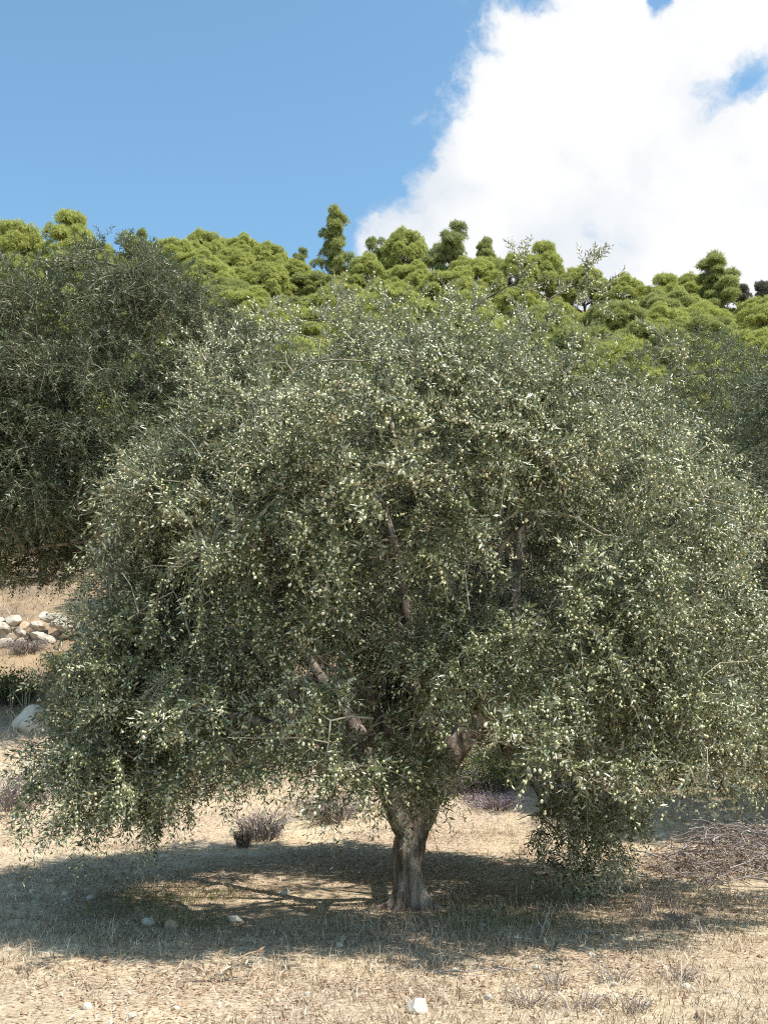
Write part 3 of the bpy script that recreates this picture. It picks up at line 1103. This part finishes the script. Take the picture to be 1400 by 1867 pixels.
na_ = root_nodes[ol_a.name]
na_ = na_[(na_[:, 2] > 2.9) & (na_[:, 2] < 6.7) & (na_[:, 0] < 1.5)]
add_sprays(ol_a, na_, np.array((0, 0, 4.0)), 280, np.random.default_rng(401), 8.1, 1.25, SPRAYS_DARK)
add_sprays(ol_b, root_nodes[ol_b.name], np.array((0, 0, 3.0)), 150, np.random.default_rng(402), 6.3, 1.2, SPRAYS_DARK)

# ------------------------------------------------------------------ pines on the hill
def pine_source(seed, form, mat):
    """a pine 7 m tall with its base at the origin: a trunk, a few limbs, billowing pads of needles"""
    r = np.random.default_rng(seed)
    root = bpy.data.objects.new('pine_tree', None)
    root.empty_display_size = 0.3
    COL.objects.link(root)
    Hh = 7.0
    g = Geo()
    tp = np.array([(0.25 * math.sin(t * 3 + seed), 0.25 * math.cos(t * 2.2 + seed), -0.4 + t * (Hh * 0.9 + 0.4)) for t in np.linspace(0, 1, 9)])
    tp[:, :2] -= tp[0, :2]
    add_tube(g, tp, np.linspace(0.17, 0.03, 9), 7)
    obj('trunk', g.mesh('trunk', M['pine_bark'], True), root)
    pads = []
    if form == 'dome':
        n = 78
        for i_ in range(n):
            th, c = r.uniform(0, 2 * np.pi), r.uniform(-0.35, 1.0)
            sn = math.sqrt(max(0, 1 - c * c))
            k = r.uniform(0.78, 1.0)
            if i_ >= 34:
                k = r.uniform(0.95, 1.16)
            pads.append((math.cos(th) * sn * 2.5 * k, math.sin(th) * sn * 2.5 * k, 4.0 + c * 2.4 * k, r.uniform(0.65, 1.0) if i_ < 34 else r.uniform(0.32, 0.6)))
    elif form == 'spire':                                            # ragged whorls that shorten towards the tip
        for i_ in range(26):
            t = (i_ + r.random()) / 26
            Lb = (2.0 * (1 - t) ** 0.75 + 0.15) * r.uniform(0.45, 1.2)
            th = i_ * 2.4 + r.normal(0, 0.4)
            for k in (1.0, 0.72, 0.45, 0.2)[:(4 if t < 0.6 else 3)]:
                pads.append((math.cos(th) * Lb * k + r.normal(0, 0.08), math.sin(th) * Lb * k + r.normal(0, 0.08), 1.6 + t * 5.1 + 0.10 * k * Lb + r.normal(0, 0.12), r.uniform(0.3, 0.55)))
    elif form == 'tier':
        for z, R, n in ((2.6, 2.6, 13), (4.0, 2.5, 13), (5.2, 1.9, 10), (6.3, 1.0, 6)):
            a0 = r.uniform(0, 6.28)
            for j in range(n):
                th = a0 + 2 * np.pi * j / n + r.normal(0, 0.2)
                k = r.uniform(0.45, 1.0)
                pads.append((math.cos(th) * R * k, math.sin(th) * R * k, z + r.normal(0, 0.25) - 0.25 * k, r.uniform(0.55, 0.9)))
    else:                                                            # open: a few rising arms that carry separate heads
        for i_ in range(11):
            th = i_ * 2.4 + r.normal(0, 0.5)
            z0, Lb = r.uniform(2.0, 5.6), r.uniform(0.9, 2.5)
            Lb *= 1.0 if z0 < 4.2 else 0.6
            for _ in range(6):
                k = r.uniform(0.45, 1.05)
                pads.append((math.cos(th) * Lb * k + r.normal(0, 0.25), math.sin(th) * Lb * k + r.normal(0, 0.25), z0 + 0.5 * Lb * k + r.normal(0, 0.25), r.uniform(0.32, 0.66)))
    gl = Geo()
    tv = []
    for x, y, z, pr in pads:
        z = min(z, Hh - pr * 0.5)
        j = int(np.argmin(np.abs(tp[:, 2] - max(0.8, z - 0.9 - 0.4 * math.hypot(x, y)))))
        add_tube(gl, np.array([tp[j], (tp[j] + (x, y, z - 0.2)) / 2 + (0, 0, -0.12), (x, y, z - 0.15)]), (0.05, 0.035, 0.015), 4)
        m = int(560 * pr * pr / 0.64)
        d = unit(r.normal(0, 1, (m, 3)))
        d[:, 2] = np.where(d[:, 2] < -0.25, -d[:, 2], d[:, 2])
        lump = 1 + 0.45 * (vnoise(d * 2.3 + seed + x * 3) - 0.5) * 2
        q = np.array((x, y, z)) + d * np.array((1, 1, 0.75)) * pr * (lump * r.uniform(0.72, 1.0, m) ** 0.5)[:, None]
        out = unit(d + np.array((0, 0, 0.45)) + r.normal(0, 0.25, (m, 3)))
        for _ in range(3):
            tg = r.normal(0, 1, (m, 3))
            tg = unit(tg - out * np.sum(tg * out, 1, keepdims=True))
            dd = unit(out * r.uniform(0.2, 1.5, (m, 1)) + tg)
            s = unit(np.cross(dd, out + r.normal(0, 0.4, (m, 3))))
            L = r.uniform(0.16, 0.36, (m, 1))
            tv.append(np.stack([q - s * 0.022, q + s * 0.022, q + dd * L], 1))
    obj('branchwork', gl.mesh('branchwork', M['pine_bark'], True), root, kind='stuff')
    tv = np.concatenate(tv).reshape(-1, 3)
    obj('crown', make_mesh('crown', tv, np.arange(len(tv)).reshape(-1, 3), mat), root, kind='stuff')
    return root


pine_src = {'dome': [pine_source(1, 'dome', M['pine_needle'])],
            'dull': [pine_source(2, 'dome', M['pine_needle_dull'])],
            'tier': [pine_source(4, 'tier', M['pine_needle'])],
            'spire': [pine_source(5, 'spire', M['pine_needle_dull'])],
            'open': [pine_source(6, 'open', M['pine_needle_dark'])],
            'grey': [pine_source(7, 'open', M['pine_needle_grey'])]}
pine_used = set()
PINE = {'dome': ('bright yellow-green round-headed pine in the dense pinewood on the hillside', 'bright round-headed pines of the hillside wood'),
        'dull': ('duller olive-green round-headed pine in the dense pinewood on the hillside', 'duller round-headed pines of the hillside wood'),
        'tier': ('bright pine with flat tiers of foliage in the pinewood on the hillside', 'flat-tiered pines of the hillside wood')}


def put_pine(kind, x, y, h, wid, label=None, group=None):
    src = random.choice(pine_src[kind])
    if src.name in pine_used:
        o = copy_tree(src)
    else:
        pine_used.add(src.name)
        o = src
    o.location = (x, y, hz(x, y) - 0.05)
    o.rotation_euler = (0, 0, random.uniform(0, 6.28))
    o.scale = (wid, wid, h / 7.0)
    if label is None:
        label, group = PINE[kind]
    tag(o, label, 'pine tree', group)
    return o


# (px, top row, depth, kind, width factor, label)
ridge = [(35, 405, 96, 'dome', 0.9, None), (130, 382, 94, 'tier', 0.95, None), (175, 440, 99, 'dome', 0.8, None),
         (247, 405, 98, 'open', 0.75, 'knob-topped pine on the ridge, apart against the open blue sky'),
         (320, 438, 101, 'dome', 0.9, None), (375, 424, 104, 'dome', 0.85, None), (440, 432, 106, 'dome', 0.9, None), (490, 446, 107, 'dome', 0.8, None),
         (548, 450, 112, 'open', 0.65, 'low dark pine in the dip of the ridge beside the spire-topped pine'),
         (612, 378, 105, 'spire', 1.0, 'tall spire-topped pine rising above its neighbours on the ridge'),
         (685, 420, 108, 'open', 0.75, 'thin-crowned pine on the ridge between spire-topped pine and the cloud edge'), (738, 420, 106, 'dome', 0.8, None),
         (825, 403, 102, 'open', 1.0, 'broad dark pine with open crown standing on the ridge before the cloud'),
         (885, 436, 104, 'spire', 0.9, 'narrow dark pine leaning on the broad open-crowned pine of the ridge'),
         (940, 462, 100, 'dome', 0.8, None), (990, 438, 101, 'tier', 0.8, None), (1060, 488, 99, 'dome', 0.85, None),
         (1130, 505, 97, 'dome', 0.9, None), (1210, 497, 95, 'tier', 0.8, None),
         (1298, 462, 96, 'spire', 1.25, 'dark pyramid-shaped pine alone on the lower end of the ridge'),
         (1345, 512, 97, 'grey', 0.75, 'greyish bare pine beside the dark pyramid-shaped pine'),
         (1395, 505, 100, 'grey', 0.7, 'pale dying pine farther along the ridge past the bare one'), (1255, 545, 92, 'dome', 0.9, None), (1385, 545, 88, 'dome', 0.95, None)]
placed = []
for px, top, Y, kind, wf, label in ridge:
    p = pix(px, top, Y)
    h = max(3.5, p[2] - hz(p[0], Y))
    h = min(h, 13)
    put_pine(kind, p[0], Y, h, wf * (0.8 + 0.03 * h), label)
    placed.append((p[0], Y))
sky_px = np.array([r_[0] for r_ in ridge[:22]], float)
sky_py = np.array([r_[1] for r_ in ridge[:22]], float)
o_ = np.argsort(sky_px)
sky_px, sky_py = sky_px[o_], sky_py[o_]
yrow = 50.0
while yrow < 104:
    half = yrow * 0.42
    x = -half + random.uniform(0, 3)
    while x < half:
        X, Y = x + random.uniform(-1.1, 1.1), yrow + random.uniform(-1.6, 1.6)
        x += 4.3 + 0.012 * yrow
        h = random.uniform(4.8, 7.6)
        gz = hz(X, Y)
        u, v_ = project((X, Y, gz + h))
        if u < -70 or u > 1470:
            continue
        lim = float(np.interp(u, sky_px, sky_py)) + 26
        if v_ < lim:
            h2 = pix(u, lim, Y)[2] - gz
            if h2 < 3.2:
                continue
            h = h2
        if min((X - a)**2 + (Y - b)**2 for a, b in placed) < 3.0**2:
            continue
        placed.append((X, Y))
        put_pine(random.choices(('dome', 'dull', 'tier'), (5, 4, 2))[0], X, Y, h, random.uniform(0.82, 1.12) * (0.7 + 0.045 * h))
    yrow += 4.6
print('pines', len(placed))
for k in pine_src:
    for s_ in pine_src[k]:
        if s_.name not in pine_used:
            for ch in list(s_.children):
                bpy.data.objects.remove(ch)
            bpy.data.objects.remove(s_)


# ------------------------------------------------------------------ stones, the dry-stone wall
def rock_mesh(name, seed, mat, sub=3, flat=0.7, rough=0.35, facets=True, ncut=9, dlo=0.28):
    r = np.random.default_rng(seed)
    bm = bmesh.new()
    bmesh.ops.create_icosphere(bm, subdivisions=sub, radius=0.5)
    cuts = [(unit(r.normal(0, 1, 3)), r.uniform(dlo, dlo + 0.14)) for _ in range(ncut)]
    for q in bm.verts:
        p = np.array(q.co)
        if facets:
            for nrm, dd in cuts:
                e = p @ nrm
                if e > dd:
                    p = p - nrm * (e - dd) * 0.92
        p = p * (1 + rough * (float(fbm(p * 3.5 + seed * 5.1, 3)) - 0.5))
        q.co = p * (1, 0.85, flat)
    me = bpy.data.meshes.new(name)
    bm.to_mesh(me)
    bm.free()
    me.materials.append(mat)
    return me


rocks_pale = [rock_mesh('stone', 30 + i, M['limestone'], 2, random.uniform(0.62, 0.95)) for i in range(6)]
rocks_brown = [rock_mesh('stone', 50 + i, M['limestone_brown'], 2, random.uniform(0.5, 0.75)) for i in range(3)]
boulder = [rock_mesh('boulder', 70 + i, M['limestone'], 3, 0.7) for i in range(2)]

rocks_wall = [rock_mesh('stone', 90 + i, M['limestone_weathered' if i % 3 else 'limestone'], 3, random.uniform(0.6, 0.9), 0.2, True, 13, 0.22) for i in range(6)]
WY = 25.6
wall = thing('dry_stone_wall', 'tumbled dry-stone wall of pale limestone across the slope at the left', 'stone wall', (-7.0, WY, hz(-7.0, WY) - 0.1))
for row in range(4):
    x = -12.0
    while x < -3.4:
        s = random.uniform(0.28, 0.62) * (1.0 if row < 2 else 0.9)
        if not (row == 3 and random.random() < 0.5):
            y = WY + 0.07 * row + random.uniform(-0.10, 0.10) + 0.3 * math.sin(x * 0.7)
            z = hz(x, WY) + 0.08 + row * 0.19 + random.uniform(-0.04, 0.04)
            o = obj('stone', random.choice(rocks_wall + rocks_brown[:1]), wall)
            o.location = (x + 7.0, y - WY, z - wall.location.z)
            o.rotation_euler = (random.uniform(-0.35, 0.35), random.uniform(-0.35, 0.35), random.uniform(0, 6.28))
            o.scale = (s * 1.15, s, s * random.uniform(0.85, 1.15))
        x += s * 0.8


def put_rock(px, py, size_px, mats, label, group=None, flat=1.0, sink=0.22, y0=4.0, name='stone', cat='stone'):
    p = ground_hit(px, py, y0)
    s = size_px * p[1] / F
    o = obj(name, random.choice(mats))
    o.scale = (s, s, s * flat)
    o.location = (p[0], p[1], p[2] + s * (0.32 - sink) * flat)
    o.rotation_euler = (random.uniform(-0.2, 0.2), random.uniform(-0.2, 0.2), random.uniform(0, 6.28))
    tag(o, label, cat, group)
    return o


put_rock(62, 1325, 85, boulder[:1], 'white limestone boulder below the dry-stone wall at the edge of the olive crown', name='boulder', cat='boulder')
put_rock(98, 1318, 34, boulder[1:], 'small white rock leaning on the white limestone boulder', name='boulder', cat='boulder')
put_rock(1217, 1062, 44, boulder[1:], 'pale rock on the terrace seen through the right-hand branches', y0=18, name='boulder', cat='boulder')
put_rock(271, 1688, 30, rocks_pale, 'rounded grey stone in the tree shade, beside the taller pointed one')
put_rock(314, 1694, 36, rocks_brown, 'taller pointed stone in the tree shade beside the rounded grey one', flat=1.25)
put_rock(430, 1680, 38, rocks_pale, 'flat grey stone half buried in the shaded green grass', flat=0.6)
put_rock(520, 1632, 22, rocks_pale, 'small stone in the shade left of the forked trunk')
put_rock(760, 1848, 42, rocks_pale, 'cream slab of stone upright in dry grass, largest of the sunlit stones', flat=1.1, sink=0.12)
put_rock(1284, 1856, 38, rocks_brown, 'brown stone in the dry grass at the edge of the clearing', flat=1.0)
put_rock(890, 1822, 22, rocks_pale, 'clean white cobble lying in the dry grass')
put_rock(942, 1712, 22, rocks_pale, 'thin grey flake of stone at the edge of the tree shade', flat=0.5)
for px, py, s in ((120, 1633, 18), (60, 1628, 16), (165, 1640, 15), (215, 1605, 14), (20, 1620, 16), (90, 1610, 13)):
    put_rock(px, py, s, rocks_pale, 'small stone in the dappled shade under the left-hand branches', 'stones in the dappled shade')
for px, py, s in ((980, 1770, 18), (1078, 1745, 14), (830, 1772, 16), (1252, 1804, 20), (1325, 1812, 15), (1180, 1835, 16), (820, 1832, 15), (700, 1790, 13), (620, 1728, 15), (1000, 1840, 16), (880, 1690, 13),
                  (15, 1735, 14), (45, 1850, 18), (160, 1842, 22), (240, 1858, 20), (320, 1845, 20), (480, 1850, 16), (560, 1815, 14), (1350, 1640, 14), (1280, 1610, 16), (1385, 1745, 16), (1120, 1800, 15), (1290, 1660, 13)):
    put_rock(px, py, s, rocks_pale + rocks_brown[:1], 'small pale stone lying in the sunlit dry grass', 'small sunlit stones')


# ------------------------------------------------------------------ ground cover
def blades(r, P, hmin, hmax, wmin, wmax, lean, name, mat, bend=0.4):
    n = len(P)
    h = r.uniform(hmin, hmax, n) * r.uniform(0.6, 1.0, n)
    d = unit(np.stack([r.normal(0, lean, n), r.normal(0, lean, n), np.ones(n)], -1))
    a = r.uniform(0, 2 * np.pi, n)
    s = np.stack([np.cos(a), np.sin(a), np.zeros(n)], -1) * r.uniform(wmin, wmax, n)[:, None]
    b = np.stack([r.normal(0, 1, n), r.normal(0, 1, n), -0.4 * np.ones(n)], -1) * (h * bend)[:, None]
    m = P + d * (h * 0.55)[:, None]
    tip = P + d * h[:, None] + b
    v = np.stack([P - s, P + s, m + s * 0.75, m - s * 0.75, tip], 1).reshape(-1, 3)
    base = np.arange(n)[:, None] * 5
    q = (base + np.array([(0, 1, 2, 3)]))
    t = (base + np.array([(3, 2, 4)]))
    o = obj(name, make_mesh(name, v, [q, t], mat), kind='stuff')
    return o


def scatter(r, n, x0, x1, y0, y1, dens):
    out = []
    tot = 0
    while tot < n:
        x, y = r.uniform(x0, x1, n), r.uniform(y0, y1, n)
        k = r.random(n) < dens(x, y)
        out.append(np.stack([x[k], y[k]], -1))
        tot += k.sum()
    q = np.concatenate(out)[:n]
    return np.concatenate([q, height(q[:, 0], q[:, 1])[:, None] - 0.004], 1)


rg = np.random.default_rng(77)


def d_dry(x, y):
    nz = fbm(xyz(x * 0.9, y * 0.9, 3.0), 4)
    bare = np.exp(-(((x + 2.1) / 1.1)**2 + ((y - 6.1) / 0.8)**2))          # the bare sandy patch at the near left
    return np.clip((nz - 0.41) * 5.5, 0.04, 1) * (1 - 0.9 * bare) / (1 + 0.10 * np.clip(y - 6, 0, 20))


def d_green(x, y):
    nz = fbm(xyz(x * 1.3, y * 1.3, 8.0), 3)
    core = np.exp(-(((x - 0.0) / 2.2)**2 + ((y - BASE[1] + 0.5) / 1.2)**2)) + 0.6 * np.exp(-(((x + 2.2) / 0.9)**2 + ((y - 10.5) / 1.2)**2))
    return np.clip((nz - 0.42) * 5, 0, 1) * core


P = scatter(rg, 34000, -5.5, 6.0, 4.6, 17.5, d_dry)
C = scatter(rg, 2900, -5.5, 6.0, 4.6, 15.0, d_dry)                     # matted tufts
Q = np.repeat(C, 14, 0)
Q[:, :2] += rg.normal(0, 1, (len(Q), 2)) * np.repeat(rg.uniform(0.015, 0.07, len(C)), 14)[:, None]
Q[:, 2] = height(Q[:, 0], Q[:, 1]) - 0.004
P = np.concatenate([P, Q])
o = blades(rg, P, 0.035, 0.13, 0.0014, 0.0036, 0.7, 'dry_grass', M['dry_grass'])
tag(o, 'short dry brown grass and stubble over the stony ground', 'dry grass')
P = scatter(rg, 2200, -5.5, 6.0, 4.9, 15.0, d_dry)
o = blades(rg, P, 0.12, 0.28, 0.0012, 0.0026, 0.35, 'dead_stalk_growth', M['straw'], 0.25)
tag(o, 'sparse tall dead stalks standing above the short dry grass', 'dry grass')
P = scatter(rg, 3800, -4.5, 4.0, 6.8, 12.5, d_green)
o = blades(rg, P, 0.04, 0.15, 0.0015, 0.0035, 0.4, 'green_grass', M['green_grass'])
tag(o, 'thin green grass growing in the shade round the olive trunk', 'grass')

# grass and scrub on the slope behind
P = scatter(rg, 21000, -13, 13, 15.0, 38.0, lambda x, y: np.clip((fbm(xyz(x * 0.5, y * 0.5, 4.0), 3) - 0.40) * 5, 0.03, 1) * (np.abs(x) < y * 0.42))
o = blades(rg, P, 0.08, 0.34, 0.004, 0.010, 0.6, 'slope_grass', M['dry_grass'])
tag(o, 'tawny dry grass on the terraced slope behind the trees', 'dry grass')
P = scatter(rg, 5000, -15, 15, 17.0, 42.0, lambda x, y: np.clip((fbm(xyz(x * 0.4, y * 0.4, 14.0), 3) - 0.50) * 6, 0.0, 1) * (np.abs(x) < y * 0.42))
o = blades(rg, P, 0.06, 0.22, 0.004, 0.009, 0.5, 'slope_green_grass', M['green_grass'])
tag(o, 'patches of green grass on the terraced slope behind the trees', 'grass')


def litter(r, P, Lmin, Lmax, ratio, name, mat):
    n = len(P)
    a = r.uniform(0, 2 * np.pi, n)
    l = np.stack([np.cos(a), np.sin(a), r.normal(0, 0.35, n)], -1)
    nref = np.array((0, 0, 1.0)) + r.normal(0, 0.4, (n, 3))
    L = r.uniform(Lmin, Lmax, n)
    v, f = leaf_mesh(leaf_frames(P + np.array((0, 0, 0.012)), l, nref, L, L * ratio), LEAF_F2)
    return obj(name, make_mesh(name, v, f, mat), kind='stuff')


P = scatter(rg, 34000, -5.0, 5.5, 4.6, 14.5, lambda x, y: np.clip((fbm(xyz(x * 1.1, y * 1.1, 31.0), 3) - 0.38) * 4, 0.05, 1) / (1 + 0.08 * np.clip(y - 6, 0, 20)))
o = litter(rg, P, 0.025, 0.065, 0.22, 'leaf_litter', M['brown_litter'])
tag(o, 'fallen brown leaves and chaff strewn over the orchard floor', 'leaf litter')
# pebbles
P = scatter(rg, 5200, -5.0, 5.5, 4.6, 15.0, lambda x, y: np.clip((fbm(xyz(x * 0.8, y * 0.8, 51.0), 3) - 0.36) * 4, 0.08, 1) / (1 + 0.12 * np.clip(y - 6, 0, 20)))
n = len(P)
sz = 0.006 + 0.022 * rg.random(n) ** 3.0
jit = OCT_V[None] * rg.uniform(0.6, 1.2, (n, 6, 1)) + rg.normal(0, 0.15, (n, 6, 3))
v = P[:, None] + jit * sz[:, None, None] * np.array((1, 1, 0.65)) + np.array((0, 0, 0.001))
f = (np.arange(n)[:, None, None] * 6 + OCT_F[None]).reshape(-1, 3)
o = obj('gravel', make_mesh('gravel', v.reshape(-1, 3), f, M['pebble']), kind='stuff')
tag(o, 'pale limestone gravel scattered through the dry grass', 'gravel')


# ------------------------------------------------------------------ bushes and weeds
def twiggy(r, n, R, Hh, sides, segs, r0, spread=1.0, arch=0.3):
    g = Geo()
    tips = []
    for _ in range(n):
        th = r.uniform(0, 2 * np.pi)
        rr = R * math.sqrt(r.random()) * spread
        b = np.array((math.cos(th), math.sin(th), 0)) * rr * 0.35
        t = np.array((math.cos(th) * rr, math.sin(th) * rr, Hh * r.uniform(0.5, 1.0) * (1 - 0.35 * (rr / R)**2)))
        c = (b + t) / 2 + np.array((0, 0, arch * Hh)) + r.normal(0, 0.1 * R, 3)
        tt = np.linspace(0, 1, segs + 1)[:, None]
        P = (1 - tt)**2 * b + 2 * tt * (1 - tt) * c + tt**2 * t
        P[1:-1] += r.normal(0, 0.03 * R, P[1:-1].shape)
        P[0, 2] = -0.03
        add_tube(g, P, np.linspace(r0, r0 * 0.35, segs + 1), sides)
        tips.append(P[1:])
    return g, np.concatenate(tips)


def bush(name, label, cat, loc, seed, R, Hh, twigs, leaves, leaf_len, ratio, mat, tmat, group=None, r0=0.006):
    r = np.random.default_rng(seed)
    root = thing(name, label, cat, loc, group)
    g, tips = twiggy(r, twigs, R, Hh, 3, 5, r0)
    obj('stem_growth', g.mesh('stem_growth', tmat), root, kind='stuff')
    if leaves:
        p = tips[r.integers(0, len(tips), leaves)] + r.normal(0, 0.09 * R, (leaves, 3))
        p[:, 2] = np.maximum(p[:, 2], 0.02)
        L = leaf_len * r.uniform(0.6, 1.3, leaves)
        v_, f_ = leaf_mesh(leaf_frames(p, r.normal(0, 1, (leaves, 3)) + (0, 0, 0.5), r.normal(0, 0.6, (leaves, 3)) + (0, 0, 0.8), L, L * ratio), LEAF_F2)
        obj('foliage', make_mesh('foliage', v_, f_, mat), root, kind='stuff')
    return root


def at(px, py, y0=4.0, dy=0.0):
    p = ground_hit(px, py, y0)
    return (p[0], p[1] + dy, hz(p[0], p[1] + dy) - 0.02)


bush('dry_bush', 'twiggy mauve-brown dry bush in front of the dry-stone wall', 'bush', at(48, 1190, 15), 1, 0.6, 0.36, 240, 700, 0.05, 0.3, M['mauve_twig'], M['mauve_twig'])
bush('green_bush', 'dark green bush in the shade of the tall olive, by the white boulder', 'bush', at(20, 1285, 12), 2, 0.8, 0.75, 120, 3200, 0.07, 0.35, M['bush_green'], M['bark'])
bush('green_bush', 'rounded green bush on the slope between stone wall and white boulder', 'bush', at(112, 1232, 12), 3, 0.5, 0.55, 90, 2000, 0.06, 0.35, M['bush_green'], M['bark'])
bush('green_bush', 'yellow-green bush behind the forked trunk, above the purple flowers', 'bush', at(895, 1440, 12), 4, 1.0, 0.85, 140, 4200, 0.06, 0.35, M['bush_green'], M['bark'])
bush('dry_bush', 'grey dry weed bush under the left-hand branches of the laden olive', 'bush', at(480, 1530, 10), 5, 0.5, 0.42, 170, 500, 0.04, 0.3, M['mauve_twig'], M['mauve_twig'])
bush('dry_bush', 'pale dry weed bush behind the trunk on the sunlit ground', 'bush', at(600, 1495, 12), 6, 0.8, 0.45, 200, 600, 0.04, 0.3, M['mauve_twig'], M['mauve_twig'])
bush('dry_bush', 'mauve-grey dry bush at the foot of the slope by the left edge', 'bush', at(15, 1470, 12), 7, 0.9, 0.6, 220, 800, 0.05, 0.3, M['mauve_twig'], M['mauve_twig'])
bush('dry_bush', 'low tangled dry bush beyond the purple flowers', 'bush', at(800, 1445, 13), 8, 0.9, 0.45, 220, 700, 0.05, 0.3, M['mauve_twig'], M['mauve_twig'])
bush('flower_patch', 'patch of small purple flowers behind the hanging right-hand branch', 'flowers', at(905, 1470, 12), 9, 0.6, 0.20, 160, 650, 0.022, 0.6, M['flower'], M['mauve_twig'])
bush('dark_weed', 'dark dried weed clump in the shade under the left-hand branches', 'weed', at(445, 1545, 9), 10, 0.18, 0.30, 60, 260, 0.05, 0.25, M['brown_litter'], M['bark'])
for j, (px, py) in enumerate(((1220, 1655), (1240, 1690), (1175, 1665))):
    bush('dry_weed', 'wiry brown weed at the sunny end of the tree shade', 'weed', at(px, py), 20 + j, 0.16, 0.24, 34, 60, 0.03, 0.25, M['brown_litter'], M['mauve_twig'], 'wiry weeds at the shade edge', 0.003)
for j, (px, py) in enumerate(((1060, 1840), (1150, 1845), (960, 1835), (1230, 1790), (1120, 1790), (1010, 1800))):
    bush('dry_weed', 'low brown wiry weed growing in the sunlit foreground grass', 'weed', at(px, py), 30 + j, 0.22, 0.16, 46, 120, 0.022, 0.3, M['brown_litter'], M['mauve_twig'], 'low wiry weeds in the foreground', 0.0025)

# the dried plant with pale papery pods
r = np.random.default_rng(91)
p = at(392, 1790)
dp = thing('dry_plant', 'fallen dried plant with pale papery pods at the shade edge', 'plant', p)
for k in range(16):
    th = r.uniform(-0.6, math.pi + 0.6)
    L = r.uniform(0.16, 0.34)
    tt = np.linspace(0, 1, 6)[:, None]
    e = np.array((math.cos(th) * L, math.sin(th) * L * 0.5, L * 0.55))
    P = tt * e + np.array((0, 0, 0.10)) * (tt * (1 - tt) * 2)
    P[0, 2] = -0.02
    g = Geo()
    add_tube(g, P, np.linspace(0.0034, 0.0018, 6), 4)
    st = obj('stem', g.mesh('stem', M['dry_grass']), dp)
    m = 7
    q = P[r.integers(1, 6, m)]
    LL = r.uniform(0.035, 0.06, m)
    v, f = leaf_mesh(leaf_frames(q, r.normal(0, 0.5, (m, 3)) + (0, 0, -0.6), r.normal(0, 1, (m, 3)), LL, LL * 0.32), LEAF_F)
    obj('pod_growth', make_mesh('pod_growth', v, f, M['straw' if k % 3 else 'rust_leaf']), st, kind='stuff')

# dead stalks at the left and a leaning stick
r = np.random.default_rng(92)
p = at(32, 1290, 12)
ds = thing('dead_stalk_clump', 'pale broken dead stalks standing beside the white boulder', 'weed', p)
for k in range(9):
    a = np.array((r.uniform(-0.3, 0.5), r.uniform(-0.2, 0.2), -0.02))
    b = a + np.array((r.normal(0, 0.12), r.normal(0, 0.1), r.uniform(0.3, 0.62)))
    g = Geo()
    add_tube(g, np.array([a, (a + b) / 2 + r.normal(0, 0.015, 3), b]), (0.009, 0.008, 0.005), 5)
    obj('stalk', g.mesh('stalk', M['straw']), ds)
p = at(982, 1712)
g = Geo()
add_tube(g, np.array([(0, 0, -0.02), (0.03, 0.02, 0.09), (0.07, 0.03, 0.17), (0.11, 0.05, 0.27)]), (0.007, 0.006, 0.005, 0.003), 6)
add_tube(g, np.array([(0.03, 0.02, 0.09), (0.0, 0.03, 0.14), (-0.01, 0.04, 0.18)]), (0.004, 0.003, 0.002), 5)
o = obj('stick', g.mesh('stick', M['mauve_twig'], True))
o.location = p
tag(o, 'grey forked stick leaning out of the ground at the shade edge', 'stick')
for px, py, L, rz, lab in ((835, 1778, 0.42, 0.12, 'thin dead twig lying flat in the sun just outside the tree shade'), (1085, 1706, 0.22, 0.3, 'short bent pale twig lying in the right-hand tree shade'),
                           (930, 1777, 0.25, -0.1, 'straight pale twig lying beside the white cobble')):
    p = at(px, py)
    g = Geo()
    add_tube(g, np.array([(-L / 2, 0, 0.03), (-L / 6, 0.02, 0.045), (L / 5, -0.01, 0.04), (L / 2, 0.03, 0.05)]), (0.006, 0.006, 0.005, 0.003), 6)
    o = obj('fallen_twig', g.mesh('fallen_twig', M['mauve_twig'], True))
    o.location = p
    o.rotation_euler = (0, 0, rz)
    tag(o, lab, 'twig')

# the heap of prunings
r = np.random.default_rng(93)
p = at(1365, 1590)
bp = thing('brush_pile', 'heap of dry prunings with rusty dead leaves beside the olive tree', 'brushwood', p)
gs = Geo()
lp = []
for k in range(420):
    th = r.uniform(0, 2 * np.pi)
    c = np.array((r.normal(0, 0.62), r.normal(0.25, 0.45), 0))
    c[2] = r.random() * max(0.05, 0.62 * math.exp(-((c[0] - 0.1) / 0.8)**2 - ((c[1] - 0.3) / 0.6)**2))
    L = r.uniform(0.35, 1.0)
    d = np.array((math.cos(th), math.sin(th), r.normal(0, 0.22)))
    tt = np.linspace(-0.5, 0.5, 6)[:, None]
    P = c + d * L * tt + r.normal(0, 0.02, (6, 3)) + np.array((0, 0, -0.35 * L)) * tt**2
    P[:, 2] = np.maximum(P[:, 2], 0.0)
    thick = k < 26
    if thick:
        g = Geo()
        add_tube(g, P, np.linspace(0.012, 0.006, 6), 6)
        obj('branch', g.mesh('branch', M['mauve_twig'], True), bp)
    else:
        add_tube(gs, P, np.linspace(0.006, 0.003, 6), 3)
    lp.append(P[1:])
obj('twig_tangle', gs.mesh('twig_tangle', M['mauve_twig']), bp, kind='stuff')
lp = np.concatenate(lp)
m = 2600
q = lp[r.integers(0, len(lp), m)] + r.normal(0, 0.03, (m, 3))
q[:, 2] = np.maximum(q[:, 2], 0.01)
L = r.uniform(0.03, 0.06, m)
v, f = leaf_mesh(leaf_frames(q, r.normal(0, 1, (m, 3)), r.normal(0, 1, (m, 3)), L, L * 0.25), LEAF_F2)
obj('dead_foliage', make_mesh('dead_foliage', v, f, M['rust_leaf']), bp, kind='stuff')
